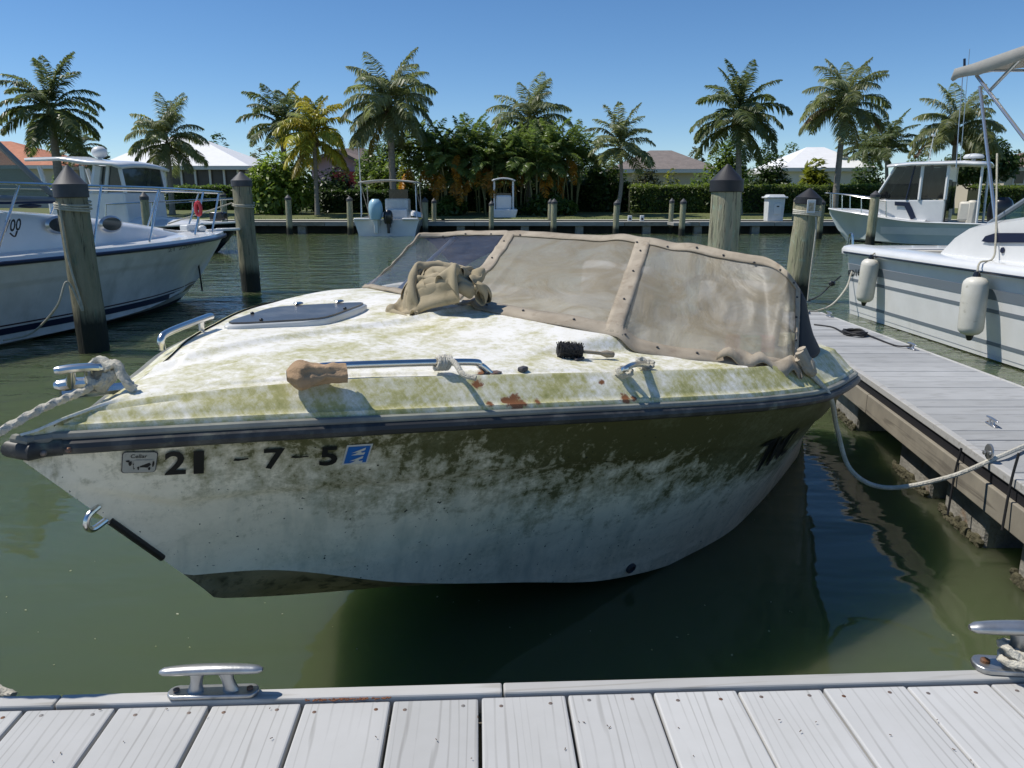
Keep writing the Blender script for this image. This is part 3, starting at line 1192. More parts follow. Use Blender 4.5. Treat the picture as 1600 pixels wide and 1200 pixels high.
# hatch -------------------------------------------------------------
hc = [deck_hit(*p) for p in ((337, 519), (508, 509), (583, 480), (425, 489))]


def inset(q, f):
    c = sum(q, Vector()) / 4
    return [c + (p - c) * f for p in q]


def ringpts(q, dz, r=.22):
    out = []
    for i in range(4):
        p, a, b = q[i], q[i - 1], q[(i + 1) % 4]
        for k in range(5):
            t = k / 4
            A = p.lerp(a, r * (1 - t))
            B2 = p.lerp(b, r * t)
            out.append(p * .25 * 0 + (A.lerp(B2, .5) if 0 < k < 4 else (A if k == 0 else B2)) + Vector((0, 0, dz)))
    return out


fr = MB().rows([ringpts(hc, -.02), ringpts(hc, .013), ringpts(inset(hc, .97), .019), ringpts(inset(hc, .88), .020), ringpts(inset(hc, .86), .0)], True)
hatch = fr.build('hatch_frame', 'gelcoat_worn', BOAT, angle=50)
pl = ringpts(inset(hc, .94), .0205)
MB().prism(pl, (0, 0, .005)).build('hatch_pane', 'acrylic_smoke', hatch, angle=30)
for q in ((hc[3].lerp(hc[2], .25)), (hc[3].lerp(hc[2], .65))):
    MB().box(q + Vector((0, 0, .030)), (.035, .02, .010)).build('hinge', 'chrome', hatch, bevel=.005)
for q in (hc[0].lerp(hc[1], .35), hc[1].lerp(hc[2], .5), hc[0].lerp(hc[3], .5)):
    MB().ball(q.lerp(sum(hc, Vector()) / 4, .12) + Vector((0, 0, .029)), (.007, .007, .005)).build('knob', 'black_plastic', hatch)

# handrails ---------------------------------------------------------
A, Bq = deck_hit(485, 594), deck_hit(760, 584)
d = (Bq - A).normalized()
MB().tube(spline([A, A + d * .02 + Vector((0, 0, .028)), A + d * .07 + Vector((0, 0, .036)), Bq - d * .07 + Vector((0, 0, .036)), Bq - d * .02 + Vector((0, 0, .024)), Bq + d * .012], 8), .0105, 12).build('handrail', 'chrome', BOAT)
MB().box(Bq + d * .02 + Vector((0, 0, .002)), (.05, .03, .006)).build('handrail_foot', 'rusty_steel', BOAT, bevel=.002)
C, D = deck_hit(253, 546), deck_hit(331, 513)
d2 = (D - C).normalized()
hr = MB().tube(spline([C, C + Vector((0, 0, .03)), C + d2 * .05 + Vector((0, 0, .042)), D - d2 * .04 + Vector((0, 0, .042)), D + Vector((0, 0, .04))], 8), .0105, 12)
hr.tube([D - d2 * .07 + Vector((0, 0, -.01)), D - d2 * .07 + Vector((0, 0, .04))], .009, 8)
hr.build('handrail', 'chrome', BOAT)
dz = MB()
dz.box(deck_hit(817, 577, .006), (.03, .02, .014)).build('deck_eye', 'interior_dark', BOAT, bevel=.004)
MB().box(deck_hit(905, 561, .004), (.05, .012, .008)).build('deck_clip', 'interior_dark', BOAT, bevel=.002)

# bow fairlead with two bars ------------------------------------------
inv = BOAT.matrix_basis.inverted()


def wl(p):
    return inv @ Vector(p)


bz = (BOAT.matrix_basis @ deck_hit(150, 600)).z
e1, e2 = at_z(85, 580, bz + .055), at_z(163, 574, bz + .055)
l1, l2 = at_z(85, 604, bz + .012), at_z(165, 598, bz + .012)
bc = MB()
bc.tube(spline([wl(e1), wl(e1.lerp(e2, .3)) + Vector((0, 0, .003)), wl(e1.lerp(e2, .7)) + Vector((0, 0, .003)), wl(e2)], 5), [.008] + [.010] * 14 + [.008], 10)
bc.tube(spline([wl(l1), wl(l1.lerp(l2, .3)) + Vector((0, 0, .004)), wl(l1.lerp(l2, .7)) + Vector((0, 0, .004)), wl(l2)], 5), [.009] + [.013] * 14 + [.009], 10)
for t in (.32, .68):
    bc.cyl(wl(l1.lerp(l2, t)), wl(e1.lerp(e2, t)), .012, .009)
bc.tube([wl(l1.lerp(l2, .1)) + Vector((0, 0, -.02)), wl(l2.lerp(l1, .02)) + Vector((.08, .02, -.03))], .014, 8)
bc.build('bow_cleat', 'chrome', BOAT)
# port deck eye with rope
cE = deck_hit(992, 574)
MB().tube(spline([deck_hit(968, 585), deck_hit(974, 578, .03), deck_hit(990, 570, .042), deck_hit(1008, 570, .03), deck_hit(1014, 576)], 8), .009, 10).build('deck_loop', 'chrome', BOAT)

# bow eye and stem band
be = Vector((.135, 0, HB.zk(.135)))
eye = MB()
eye.tube(spline([be + Vector((.008, .0, .012)), be + Vector((-.020, -.008, .0)), be + Vector((-.027, -.010, -.022)), be + Vector((-.012, -.007, -.036)), be + Vector((.022, 0, -.028))], 8), .0075, 10)
eye.build('bow_eye', 'chrome', BOAT)
sbm = []
for i in range(9):
    x = .165 + .12 * i / 8
    sbm.append(Vector((x, 0, HB.zk(x) + .004)))
MB().tube(sbm, .009, 8).build('stem_band', 'ink_black', BOAT)
# drain fitting
dx, dzz = HB.find(BOAT, 985, 887, -1)
q = HB.pt(dx, dzz, -1, .004)
MB().lathe([(.022, -.006), (.022, .004), (.014, .008), (.013, .0)], q, 14, axis=HB.pt(dx, dzz, -1, .1) - HB.pt(dx, dzz, -1)).build('drain_fitting', 'interior_dark', BOAT)

# registration marks --------------------------------------------------
for txt, bl, br, tl in (('2', (257, 740), (290, 738), (257, 703)), ('1', (302, 738), (318, 737), (302, 702)), ('7', (412, 731), (444, 729), (412, 699)),
                        ('5', (498, 726), (526, 724), (500, 696))):
    HB.letter(BOAT, txt, bl, br, tl, -1, bold=.035).build('registration_mark', 'ink_black', BOAT, smooth=False)
dash = ([(0, .3), (.3, .1), (1, .4), (.97, .75), (.5, .6), (.1, .9)], [(0, 1, 2, 3, 4, 5)])
HB.letter(BOAT, dash, (364, 719), (388, 717), (364, 713), -1).build('registration_mark', 'ink_black', BOAT, smooth=False)
HB.letter(BOAT, dash, (454, 714), (482, 713), (454, 709), -1).build('registration_mark', 'ink_black', BOAT, smooth=False)
sqv = [(i / 4, j / 2) for j in range(3) for i in range(5)]
sqf = [(j * 5 + i, j * 5 + i + 1, j * 5 + i + 6, j * 5 + i + 5) for j in range(2) for i in range(4)]
dec = HB.letter(BOAT, (sqv, sqf), (533, 725), (573, 722), (542, 694), -1, out=.004).build('decal', 'decal_white', BOAT, smooth=False)
sc = [((p[0] - .5) * .86 + .5, (p[1] - .5) * .84 + .5) for p in sqv]
HB.letter(BOAT, (sc, sqf), (533, 725), (573, 722), (542, 694), -1, out=.0052).build('decal_field', 'decal_blue', dec, smooth=False)
zz = [(.25, .62), (.75, .86), (.75, .74), (.42, .58), (.78, .62), (.75, .5), (.25, .5), (.6, .66)]
zv = zz + [(x, y - .42) for x, y in zz]
HB.letter(BOAT, (zv, [tuple(range(8)), tuple(range(8, 16))]), (533, 725), (573, 722), (542, 694), -1, out=.0064).build('decal_letters', 'decal_white', dec, smooth=False)
# round-cornered maker's sticker with black drawing
rc = []
for cx, cy, a0 in ((.9, .88, 0), (.1, .88, 90), (.1, .12, 180), (.9, .12, 270)):
    for k in range(4):
        a = rad(a0 + 30 * k)
        rc.append((cx + .1 * math.cos(a), cy + .12 * math.sin(a)))
stc = ((189, 738), (243, 736), (191, 704))
stk = HB.letter(BOAT, (rc, [tuple(range(16))]), *stc, -1, out=.004).build('sticker_edge', 'interior_dark', BOAT, smooth=False)
HB.letter(BOAT, ([((x - .5) * .95 + .5, (y - .5) * .94 + .5) for x, y in rc], [tuple(range(16))]), *stc, -1, out=.0050).build('sticker_face', 'sticker', stk, smooth=False)
tv, tf = text_mesh('Cellar', .01)
HB.letter(BOAT, ([(.24 + .46 * x, .72 + .17 * y) for x, y in tv], tf), *stc, -1, out=.0062).build('sticker_word', 'ink_black', stk, smooth=False)
bl_ = []
bf = []
for (cx, cy, rx, ry, n_) in ((.66, .40, .20, .16, 11), (.42, .44, .13, .06, 8), (.24, .46, .05, .13, 7), (.17, .58, .06, .05, 7), (.80, .22, .04, .10, 6), (.36, .30, .03, .12, 6), (.48, .27, .03, .12, 6), (.90, .42, .04, .16, 6)):
    s0 = len(bl_)
    for k in range(n_):
        a = math.tau * k / n_
        j = R.uniform(.75, 1.2)
        bl_.append((cx + rx * j * math.cos(a), cy + ry * j * math.sin(a)))
    bf.append(tuple(range(s0, s0 + n_)))
HB.letter(BOAT, (bl_, bf), *stc, -1, out=.0064).build('sticker_drawing', 'ink_black', stk, smooth=False)
HB.letter(BOAT, ([((x - .5) * .55 + .62, (y - .5) * .4 + .43) for x, y in rc[:10]], [tuple(range(10))]), *stc, -1, out=.0070).build('sticker_drawing', 'sticker', stk, smooth=False)
HB.letter(BOAT, '7ML', (1178, 738), (1226, 706), (1196, 690), -1, bold=.02).build('registration_mark', 'ink_black', BOAT, smooth=False)

# things lying on the foredeck ---------------------------------------
def cloth_heap(n=40,size=.43,seed=5,grav=.0012,it=260,k4=.03,comp=(.66,.48),amp=.02,fr=5.5,wall=(.295,.20),dome=(.10,.20,.12),zmax=.22):
    g = np.linspace(-1, 1, n)
    U, V = np.meshgrid(g, g, indexing='ij')
    rest = size * 2 / (n - 1)
    rs = np.random.RandomState(seed)
    p = np.stack([U * size * comp[0], V * size * comp[1], np.full_like(U, .10)], -1)
    lowf = np.zeros((n, n))
    for _ in range(16):
        kx, ky, ph = rs.uniform(-fr, fr), rs.uniform(-fr, fr), rs.uniform(0, 6.3)
        lowf += np.sin(kx * U + ky * V + ph) * rs.uniform(.3, 1)
    p[..., 2] += lowf * amp + .06 * (1 - U ** 2) * (1 - V ** 2)
    p[..., :2] += rs.normal(0, .002, (n, n, 2))
    prev = p.copy()
    S=slice
    pairs = [((S(0,-1),S(None)),(S(1,None),S(None)),rest,.35),((S(None),S(0,-1)),(S(None),S(1,None)),rest,.35),
             ((S(0,-1),S(0,-1)),(S(1,None),S(1,None)),rest*1.414,.25),((S(1,None),S(0,-1)),(S(0,-1),S(1,None)),rest*1.414,.25),
             ((S(0,-2),S(None)),(S(2,None),S(None)),rest*1.95,.15),((S(None),S(0,-2)),(S(None),S(2,None)),rest*1.95,.15),
             ((S(0,-4),S(None)),(S(4,None),S(None)),rest*3.2,k4),((S(None),S(0,-4)),(S(None),S(4,None)),rest*3.2,k4)]
    for i in range(it):
        vel = (p - prev) * .88
        prev = p.copy()
        p = p + vel
        p[..., 2] -= grav
        for rep in range(4):
            for (a, b, L_, k) in pairs:
                d_ = p[b] - p[a]
                l_ = np.linalg.norm(d_, axis=-1, keepdims=True) + 1e-9
                kk = np.where(l_ < L_, k, 0) if L_ > rest*2.5 else k
                c_ = d_ * (1 - L_ / l_) * kk
                p[a] += c_; p[b] -= c_
            r_ = np.sqrt((p[..., 0] / wall[0]) ** 2 + (p[..., 1] / wall[1]) ** 2)
            s_ = np.where(r_ > 1, 1 / np.maximum(r_, 1e-6), 1)
            p[..., 0] *= 1 - (1 - s_) * .5
            p[..., 1] *= 1 - (1 - s_) * .5
            dm = dome[0] * np.clip(1 - (p[..., 0] / dome[1]) ** 2 - (p[..., 1] / dome[2]) ** 2, 0, 1) ** .6
            p[..., 2] = np.clip(np.maximum(p[..., 2], dm + .004),0,zmax)
    return p


hp = cloth_heap(n=48, size=.44, seed=12, k4=.08, fr=4, dome=(.135, .20, .13), zmax=.25)
tc_ = deck_hit(688, 494)
tw = BOAT.matrix_basis @ tc_
n_ = hp.shape[0]
tb = MB()
tb.add([(tw.x + hp[i, j, 0] * .80, tw.y + .13 + hp[i, j, 1] * .85, tw.z - .012 + hp[i, j, 2] * 1.30 + .012 * (hp[i, j, 1] / .2)) for i in range(n_) for j in range(n_)],
       [(i * n_ + j, i * n_ + j + 1, (i + 1) * n_ + j + 1, (i + 1) * n_ + j) for i in range(n_ - 1) for j in range(n_ - 1)])
o = tb.build('crumpled_tarp', 'tarp_khaki', angle=180, subsurf=2, solid=.003)
tag(o, 'crumpled khaki canvas tarp heaped on the foredeck against the windscreen', 'tarp')

ra, rb = deck_hit(448, 588, .032), deck_hit(541, 582, .034)
rg = []
for i in range(30):
    t = i / 29
    r_ = .004 + .036 * sm(-.12, .22, t) - .013 * sm(.25, .9, t)
    row = []
    ax = (rb - ra).normalized()
    x_ = Vector((0, 0, 1)).cross(ax).normalized()
    y_ = ax.cross(x_)
    for k in range(28):
        a = math.tau * k / 28
        rr = r_ * (1 + .38 * noise.noise((math.cos(a) * 1.4, math.sin(a) * 1.4, t * 2.5)) + .16 * noise.noise((math.cos(a) * 3.5 + t * 4, math.sin(a) * 3.5, t * 7)))
        row.append(ra + (rb - ra) * t + x_ * math.cos(a) * rr + y_ * math.sin(a) * rr * .8)
    rg.append(row)
MB().rows(rg, True).build('wrapped_rag', 'rag_orange', None, angle=180)
o = bpy.data.objects['wrapped_rag']
for v in o.data.vertices:
    v.co = o.matrix_basis @ v.co
for v in o.data.vertices:
    v.co = BOAT.matrix_basis @ v.co
o.location = (0, 0, 0)
tag(o, 'tan leathery rag wrapped round the front end of the chrome handrail', 'rag')


def world_tube(name, pts, r, mat, label=None, cat=None, n=8, group=None, per=8, parent=None):
    mb = MB().tube(spline(pts, per), r, n)
    o_ = mb.build(name, mat, parent, world=parent is not None)
    if label:
        tag(o_, label, cat, group)
    return o_


def bw(p):
    return BOAT.matrix_basis @ Vector(p)


# scrub brush
br_ = thing('scrub_brush', 'short black-bristled scrub brush with pale wooden handle lying on the foredeck', 'brush', bw(deck_hit(920, 552)))
a_, b_ = bw(deck_hit(908, 549, .022)), bw(deck_hit(958, 554, .016))
MB().tube([a_, a_.lerp(b_, .6), a_.lerp(b_, .8), b_], [.006, .006, .013, .010], 10).build('handle', 'canvas_tan', br_, world=True)
hd = MB()
c_ = bw(deck_hit(873, 546, .025))
e_ = bw(deck_hit(908, 549, .025))
hd.tube([c_, c_.lerp(e_, .5), e_], [.023, .024, .021], 9)
for k in range(260):
    t = R.random()
    an = R.uniform(0, math.tau)
    d_ = Vector((R.gauss(0, .2), math.cos(an), math.sin(an))).normalized()
    hd.tube([c_.lerp(e_, t), c_.lerp(e_, t) + d_ * R.uniform(.026, .031)], .0016, 3)
hd.build('bristles', 'rope_black', br_, world=True, smooth=False)

# ropes of the old boat
k0 = Vector(e2)
knot = MB()
for k in range(3):
    c0 = k0.lerp(l2, .25 + .2 * k) + Vector((-.012 + .012 * k, -.005, .0))
    pts = [c0 + Vector((.028 * math.cos(a) * .8, .030 * math.sin(a) * .5, .026 * math.sin(a + .5 * k))) for a in [j * math.tau / 12 for j in range(12)]]
    knot.rope(pts, .0088, True)
knot.rope(spline([k0 + Vector((0, 0, .0)), k0 + Vector((.03, 0, .006)), k0 + Vector((.05, -.01, -.03)), k0 + Vector((.07, -.005, -.052))], 8), .0105)
mr_ = thing('bow_rope', 'pale braided mooring rope knotted on the bow cleat and leading off over the bow', 'rope', at_z(120, 610, 1.0))
knot.build('knot', 'rope_white', mr_, world=True)
path = [Vector(l2) + Vector((0, -.01, .012)), at_z(130, 611, bz + .008), at_z(70, 636, bz + .0), at_z(0, 674, .985), at_z(-120, 740, .93), at_z(-330, 880, .74), at_z(-230, 1010, .54), at_z(-60, 1056, .455), at_z(24, 1088, .432)]
MB().rope(spline(path, 10), .0082).build('line', 'rope_white', mr_, world=True)

pc = thing('cleat_rope', 'bundle of pale rope tied round the small chrome loop on the port deck edge', 'rope', bw(cE))
cr_ = MB()
for (px, py, dz_, rr) in ((972, 582, .012, .020), (976, 580, .02, .022), (1004, 566, .025, .020), (1010, 570, .014, .022)):
    c0 = bw(deck_hit(px, py, dz_))
    tilt = Matrix.Rotation(R.uniform(.2, .9), 3, 'X') @ Matrix.Rotation(R.uniform(-.5, .5), 3, 'Y')
    cr_.rope([c0 + tilt @ Vector((rr * math.cos(a), rr * .7 * math.sin(a), 0)) for a in [j * math.tau / 14 for j in range(14)]], .0075, True)
cr_.tube(spline([bw(deck_hit(965, 580, .01)), bw(deck_hit(962, 590, -.01)), bw(deck_hit(978, 594, -.012)), bw(deck_hit(984, 586, .0))], 8), .008, 8)
_c = cr_.build('coil', 'rope_white', pc, world=True)
_c['kind'] = 'stuff'
A = Bq - d * .13 + Vector((0, 0, .036))
sp_ = MB()
for k in range(4):
    c0 = bw(A + d * .010 * (k - 2))
    ax = (BOAT.matrix_basis.to_3x3() @ d)
    x_ = ax.cross(Vector((0, 0, 1))).normalized()
    sp_.tube([c0 + x_ * .017 * math.cos(a) + Vector((0, 0, .017 * math.sin(a))) + ax * .006 * math.sin(a) for a in [j * math.tau / 12 for j in range(12)]], .0065, 8, True)
a0 = bw(A)
sp_.tube(spline([a0 + Vector((.0, 0, .018)), a0 + Vector((.03, -.02, .004)), a0 + Vector((.055, -.05, -.022)), a0 + Vector((.09, -.06, -.03))], 6), .008, 8)
tag(sp_.build('rope_stub', 'rope_white'), 'short stub of white rope tied round the chrome handrail', 'rope')
world_tube('mooring_line', [bw(scr(0, .02, .03)) + Vector((.01, -.02, -.02)), at_z(1296, 618, .74), at_z(1308, 670, .56), at_z(1330, 735, .38), at_z(1385, 762, .30), at_z(1480, 746, .36), at_z(1555, 716, .435), at_z(1600, 697, .44), at_z(1650, 676, .434), at_z(1690, 662, .46)],
           .0095, 'rope_white', 'slack mooring line drooping from the grimy boat to the finger dock', 'rope')
# packets on the dash behind the vinyl
pk = thing('drink_carton', 'red and green carton lying behind the hazy port vinyl panel', 'carton', bw((2.26, -.74, deckz(2.26, -.74) + .004)), rad(54 - 62))
for x in (-.04, .09):
    MB().box((x, 0, .03), (.05, .05, .06)).build('end_band', 'box_red', pk, bevel=.003)
MB().box((.025, 0, .03), (.078, .049, .058)).build('middle_band', 'box_green', pk, bevel=.003)
tag(MB().prism([bw(p) for p in ((2.30, -.66, .97), (2.34, -.54, .97), (2.36, -.50, 1.04), (2.31, -.62, 1.05))], (.004, .01, 0)).build('paper_sheet', 'box_white', smooth=False), 'crumpled pale paper propped behind the hazy port vinyl panel', 'paper')

# ================================================================== near dock
DOCK = bpy.data.objects.new('dock', None)
COL.objects.link(DOCK)
DZ = .46
DOCK.location = (0, 1.418, 0)
DOCK.rotation_euler = (0, 0, rad(2.55))
tag(DOCK, 'pale grey boarded dock across the foreground at the bottom of the picture', 'dock')


def dk_local(px, py, z=DZ):
    return mw(DOCK).inverted() @ at_z(px, py, z)


kw = .034
gx = [dk_local(a, b).x for a, b in ((182, 1106), (328, 1102), (472, 1100), (612, 1096), (750, 1090), (886, 1087), (1020, 1083), (1152, 1079), (1285, 1075), (1416, 1071), (1548, 1068))]
pitch = (gx[-1] - gx[0]) / 10
edges = [gx[0] - pitch * k for k in range(13, 0, -1)] + gx + [gx[-1] + pitch * k for k in range(1, 13)]
for i in range(len(edges) - 1):
    a, b = edges[i] + (.0035 if i < 18 else .0025), edges[i + 1] - (.0035 if i < 18 else .0025)
    sag = R.uniform(-.002, .002)
    mb = MB().box(((a + b) / 2, -kw - .006 - 1.15, DZ - .02 + sag), (b - a, 2.3, .036))
    bo = mb.build('board', 'deck_board', DOCK, smooth=False, bevel=.004)
    for sx in (.2, .8):
        sp = MB().lathe([(.0042, 0), (.0042, .0015), (.001, .0022)], (a + (b - a) * sx + R.uniform(-.01, .01), -kw - .03 + R.uniform(-.006, .006), DZ - .003 + sag), 8)
        sp.build('screw', 'rusty_steel', bo)
cuts = [-4.2, -2.6, -.92, -.02, 1.62, 4.2]
for a, b in zip(cuts, cuts[1:]):
    MB().box(((a + b) / 2, -kw / 2, DZ - .02), (b - a - .003, kw, .05)).build('kerb_board', 'kerb_board', DOCK, smooth=False, bevel=.004)
MB().box((0, -.03, DZ - .16), (8.4, .045, .20)).build('fascia_beam', 'beam_wood', DOCK, smooth=False, bevel=.004)
for x in (-3.4, -1.7, 0, 1.7, 3.4):
    MB().box((x, -1.0, .12), (.7, 1.7, .36)).build('float', 'concrete', DOCK, smooth=False, bevel=.02)


def cleat(name, label, loc, rz, length, mat='galvanised', group=None, h=.42):
    t = thing(name, label, 'cleat', loc, rz, group)
    L2 = length / 2
    rows_ = []
    for i in range(25):
        u = i / 12 - 1
        r = .064 * length * (1 - .35 * abs(u) ** 3) * (1 if abs(u) < .99 else .55)
        z = h * length * (.66 - .04 * u * u)
        rows_.append([Vector((u * L2, r * 1.1 * math.cos(a), z + r * .78 * math.sin(a))) for a in [k * math.tau / 12 for k in range(12)]])
    hb = MB().rows(rows_, True)
    hb.add(rows_[0], [tuple(range(12))])
    hb.add(rows_[-1], [tuple(range(12))])
    hb.build('horn', mat, t, angle=50)
    for s_ in (-1, 1):
        lg = MB().rows([[Vector((s_ * length * (.13 + .05 * (1 - k)) + math.cos(a) * length * (.06 + .035 * (abs(k - .5) * 2) ** 2), math.sin(a) * length * .055, h * length * .6 * k + .004)) for a in [j * math.tau / 12 for j in range(12)]] for k in [q / 6 for q in range(7)]], True)
        lg.build('leg', mat, t)
    hw, n_ = length * .36, 6
    ring = []
    for cx, a0 in ((hw, -90), (-hw, 90)):
        for k in range(n_ + 1):
            a = rad(a0 + 180 * k / n_)
            ring.append(Vector((cx + math.cos(a) * length * .085, math.sin(a) * length * .10, 0)))
    bs = MB().prism(ring, (0, 0, .045 * length)).build('base_plate', mat, t, bevel=.003)
    for s_ in (-1, 1):
        MB().lathe([(.032 * length, 0), (.032 * length, .02 * length), (.015 * length, .03 * length)], (s_ * hw, 0, .045 * length), 10).build('bolt', 'rusty_steel', bs)
    return t


ca = at_z(334, 1084, DZ + .008)
cleat('dock_cleat', 'galvanised dock cleat with no rope, bolted to the kerb of the near dock', ca, rad(2.6), .205)
# red grit gathered along the kerb
gr = MB()
for k in range(130):
    p = dk_local(R.uniform(478, 612), 1092, DZ)
    gr.ball((p.x, -kw - .002 + R.gauss(0, .0025), DZ + .001), (R.uniform(.001, .0035), .0015, .0015), 5, 3)
pm('rust_grit', (.25, .10, .045), (.16, .06, .03), scale=60, rough=.9)
o = gr.build('rust_flakes', 'rust_grit', DOCK, smooth=False)
o['kind'] = 'stuff'
# big cleat in the corner, roped
cb = at_z(1600, 1052, DZ + .006) + Vector((.035, .01, 0))
cl2 = cleat('dock_cleat', 'large worn dock cleat wound with white rope at the right end of the near dock', cb, rad(-6), .30, h=.50)
rb_ = MB()
for k in range(5):
    c0 = cb + Vector((-.035 + .016 * (k % 3), -.005 - .004 * k, .035 + .016 * (k // 2)))
    ti = Matrix.Rotation(.5 - .25 * k, 3, 'Y') @ Matrix.Rotation(.4, 3, 'X')
    rb_.rope([c0 + ti @ Vector((.058 * math.cos(a), .034 * math.sin(a), .01 * math.sin(2 * a))) for a in [j * math.tau / 18 for j in range(18)]], .0075, True)
rb_.rope(spline([cb + Vector((-.07, .0, .03)), cb + Vector((-.03, -.05, .05)), cb + Vector((.04, -.08, .02)), cb + Vector((.12, -.1, .012))], 8), .0075)
tag(rb_.build('rope_turns', 'rope_white'), 'turns of white rope round the large cleat in the lower right corner', 'rope')
# leaf litter bits on the boards
lt = MB()
for k in range(26):
    a, b = R.uniform(30, 1570), R.uniform(1105, 1190)
    p = dk_local(a, b, DZ)
    an = R.uniform(0, 6.3)
    l_ = R.uniform(.002, .006)
    lt.tube([(p.x, p.y, DZ + .001), (p.x + l_ * math.cos(an), p.y + l_ * math.sin(an), DZ + .0025)], .0009, 4)
lt.build('litter', 'soil', DOCK, smooth=False)['kind'] = 'stuff'

# ================================================================== finger dock
FD = bpy.data.objects.new('finger_dock', None)
COL.objects.link(FD)
FD.location = (2.3, 1.55, 0)
tag(FD, 'narrow grey plank finger dock with timber side beam, right of the grimy boat', 'dock')
FZ = .42


def flx(y):                                    # left and right edges of the tapering finger
    return 1.905 + (y - 2.69) * .118


def frx(y):
    return 2.86


y = 1.56
pw = .138
while y < 7.1:
    y2 = min(y + pw, 7.12)
    m_ = R.uniform(-.0015, .0015)
    poly = [(flx(y), y + .003, FZ - .034 + m_), (frx(y), y + .003, FZ - .034 + m_), (frx(y2), y2 - .003, FZ - .034 + m_), (flx(y2), y2 - .003, FZ - .034 + m_)]
    MB().prism(poly, (0, 0, .034)).build('plank', 'finger_board', FD, smooth=False, world=True, bevel=.003)
    y = y2


def edge_beam(nm, off0, off1, z0, z1, mat, side, y0=1.7, y1=7.1):
    fx = flx if side < 0 else frx
    MB().prism([(fx(y0) + side * off0, y0, z0), (fx(y0) + side * off1, y0, z0), (fx(y1) + side * off1, y1, z0), (fx(y1) + side * off0, y1, z0)], (0, 0, z1 - z0)).build(nm, mat, FD, smooth=False, world=True, bevel=.004)


edge_beam('edge_trim', -.02, .018, FZ - .032, FZ + .004, 'kerb_board', -1)
edge_beam('edge_trim', .0, .02, FZ - .075, FZ + .003, 'kerb_board', 1)
edge_beam('rub_strip', -.02, .006, FZ - .085, FZ - .032, 'mesh_black', -1)
edge_beam('side_beam', -.03, .022, FZ - .20, FZ - .085, 'beam_wood', -1, 1.7, 4.35)
edge_beam('side_beam', -.03, .022, FZ - .20, FZ - .085, 'beam_wood', -1, 4.356, 7.1)
edge_beam('side_beam', -.03, .022, FZ - .235, FZ - .075, 'beam_wood', 1)
MB().prism([(flx(7.1), 7.1, FZ - .235), (frx(7.1), 7.1, FZ - .235), (frx(7.1), 7.14, FZ - .235), (flx(7.1), 7.14, FZ - .235)], (0, 0, .235)).build('end_beam', 'beam_wood', FD, smooth=False, world=True)
for (ya, yb) in ((2.2, 2.75), (3.02, 3.42), (3.58, 4.02), (4.72, 5.2), (6.3, 6.8)):
    jit = [R.uniform(-.03, .03) for _ in range(4)]
    MB().prism([(flx(ya) + .06, ya, -.3), (frx(ya) - .05, ya, -.3), (frx(yb) - .05, yb + jit[0], -.3), (flx(yb) + .06, yb + jit[1], -.3)], (0, 0, .52)).build('float', 'concrete', FD, smooth=False, world=True, bevel=.02)
    gm = MB()
    for k in range(60):
        yy = R.uniform(ya, yb)
        gm.ball((flx(yy) + .05, yy, R.uniform(-.01, .035)), (R.uniform(.008, .02), R.uniform(.012, .03), R.uniform(.01, .025)), 6, 4)
    gm.build('barnacles', 'scum', FD, world=True)['kind'] = 'stuff'


# bracket plate on the beam with its bolts, small cleats
def on_beam(px, py):
    lo, hi = 1.5, 9
    for _ in range(40):
        m_ = (lo + hi) / 2
        p = at_y(px, py, m_)
        if p.x > flx(m_) - .022:
            hi = m_
        else:
            lo = m_
    return at_y(px, py, lo)


bp = on_beam(1547, 706)
plt = MB().lathe([(.033, 0), (.033, .006), (.030, .008)], bp, 16, axis=(-1, .118, 0)).build('bracket_plate', 'galvanised', FD, world=True)
for q in ((-.010, -.018, .0), (-.010, .016, -.008)):
    MB().lathe([(.009, 0), (.009, .006), (.003, .009)], bp + Vector(q), 8, axis=(-1, .118, 0)).build('bolt', 'galvanised', plt, world=True)
for (px, py) in ((1322, 583), (1329, 592)):
    MB().lathe([(.016, 0), (.016, .008), (.006, .012)], on_beam(px, py), 10, axis=(-1, .118, 0)).build('bolt', 'galvanised', FD, world=True)
c1 = at_z(1549, 664, FZ + .003)
cleat('finger_dock_cleat', 'small bare cleat on the near left edge of the finger dock', c1, rad(83), .11, 'aluminium')
c2 = at_z(1424, 545, FZ + .003)
cleat('finger_dock_cleat', 'small cleat with the black cord on the right edge of the finger dock', c2, rad(88), .13, 'aluminium')
c3 = at_z(1295, 494, FZ + .003)
cleat('finger_dock_cleat', 'small cleat at the far end of the finger dock', c3, rad(88), .13, 'aluminium')
ck = at_z(1335, 521, FZ + .012)
cm = MB()
for k in range(7):
    rx, ry = .075 + R.uniform(-.012, .012), .105 + R.uniform(-.02, .02)
    cm.tube([ck + Vector((rx * math.cos(a) + R.uniform(-.003, .003), ry * math.sin(a), .006 * (k // 2) + .006 * math.sin(3 * a + k))) for a in [j * math.tau / 20 for j in range(20)]], .007, 6, True)
cm.tube(spline([ck + Vector((.08, .02, .0)), at_z(1370, 529, FZ + .008), at_z(1400, 540, FZ + .008), c2 + Vector((-.0, 0, .02))], 8), .006, 6)
cm.tube(spline([ck + Vector((-.07, .03, 0)), at_z(1300, 511, FZ + .008), at_z(1272, 507, FZ + .008)], 8), .006, 6)
tag(cm.build('black_cord', 'rope_black'), 'flat coil of black cord lying on the finger dock', 'cord')
for px, py0, py1 in ((1502, 700, 800), (1592, 708, 800)):
    a = on_beam(px, py0)
    world_tube('hanging_line', [a, a + Vector((-.012, .0, -.12)), a + Vector((-.03, -.02, -.30))], .005, 'rope_black',
               'thin black line hanging from the finger dock beam ' + ('left of the bracket plate' if px == 1502 else 'at the right edge of the picture'), 'line')

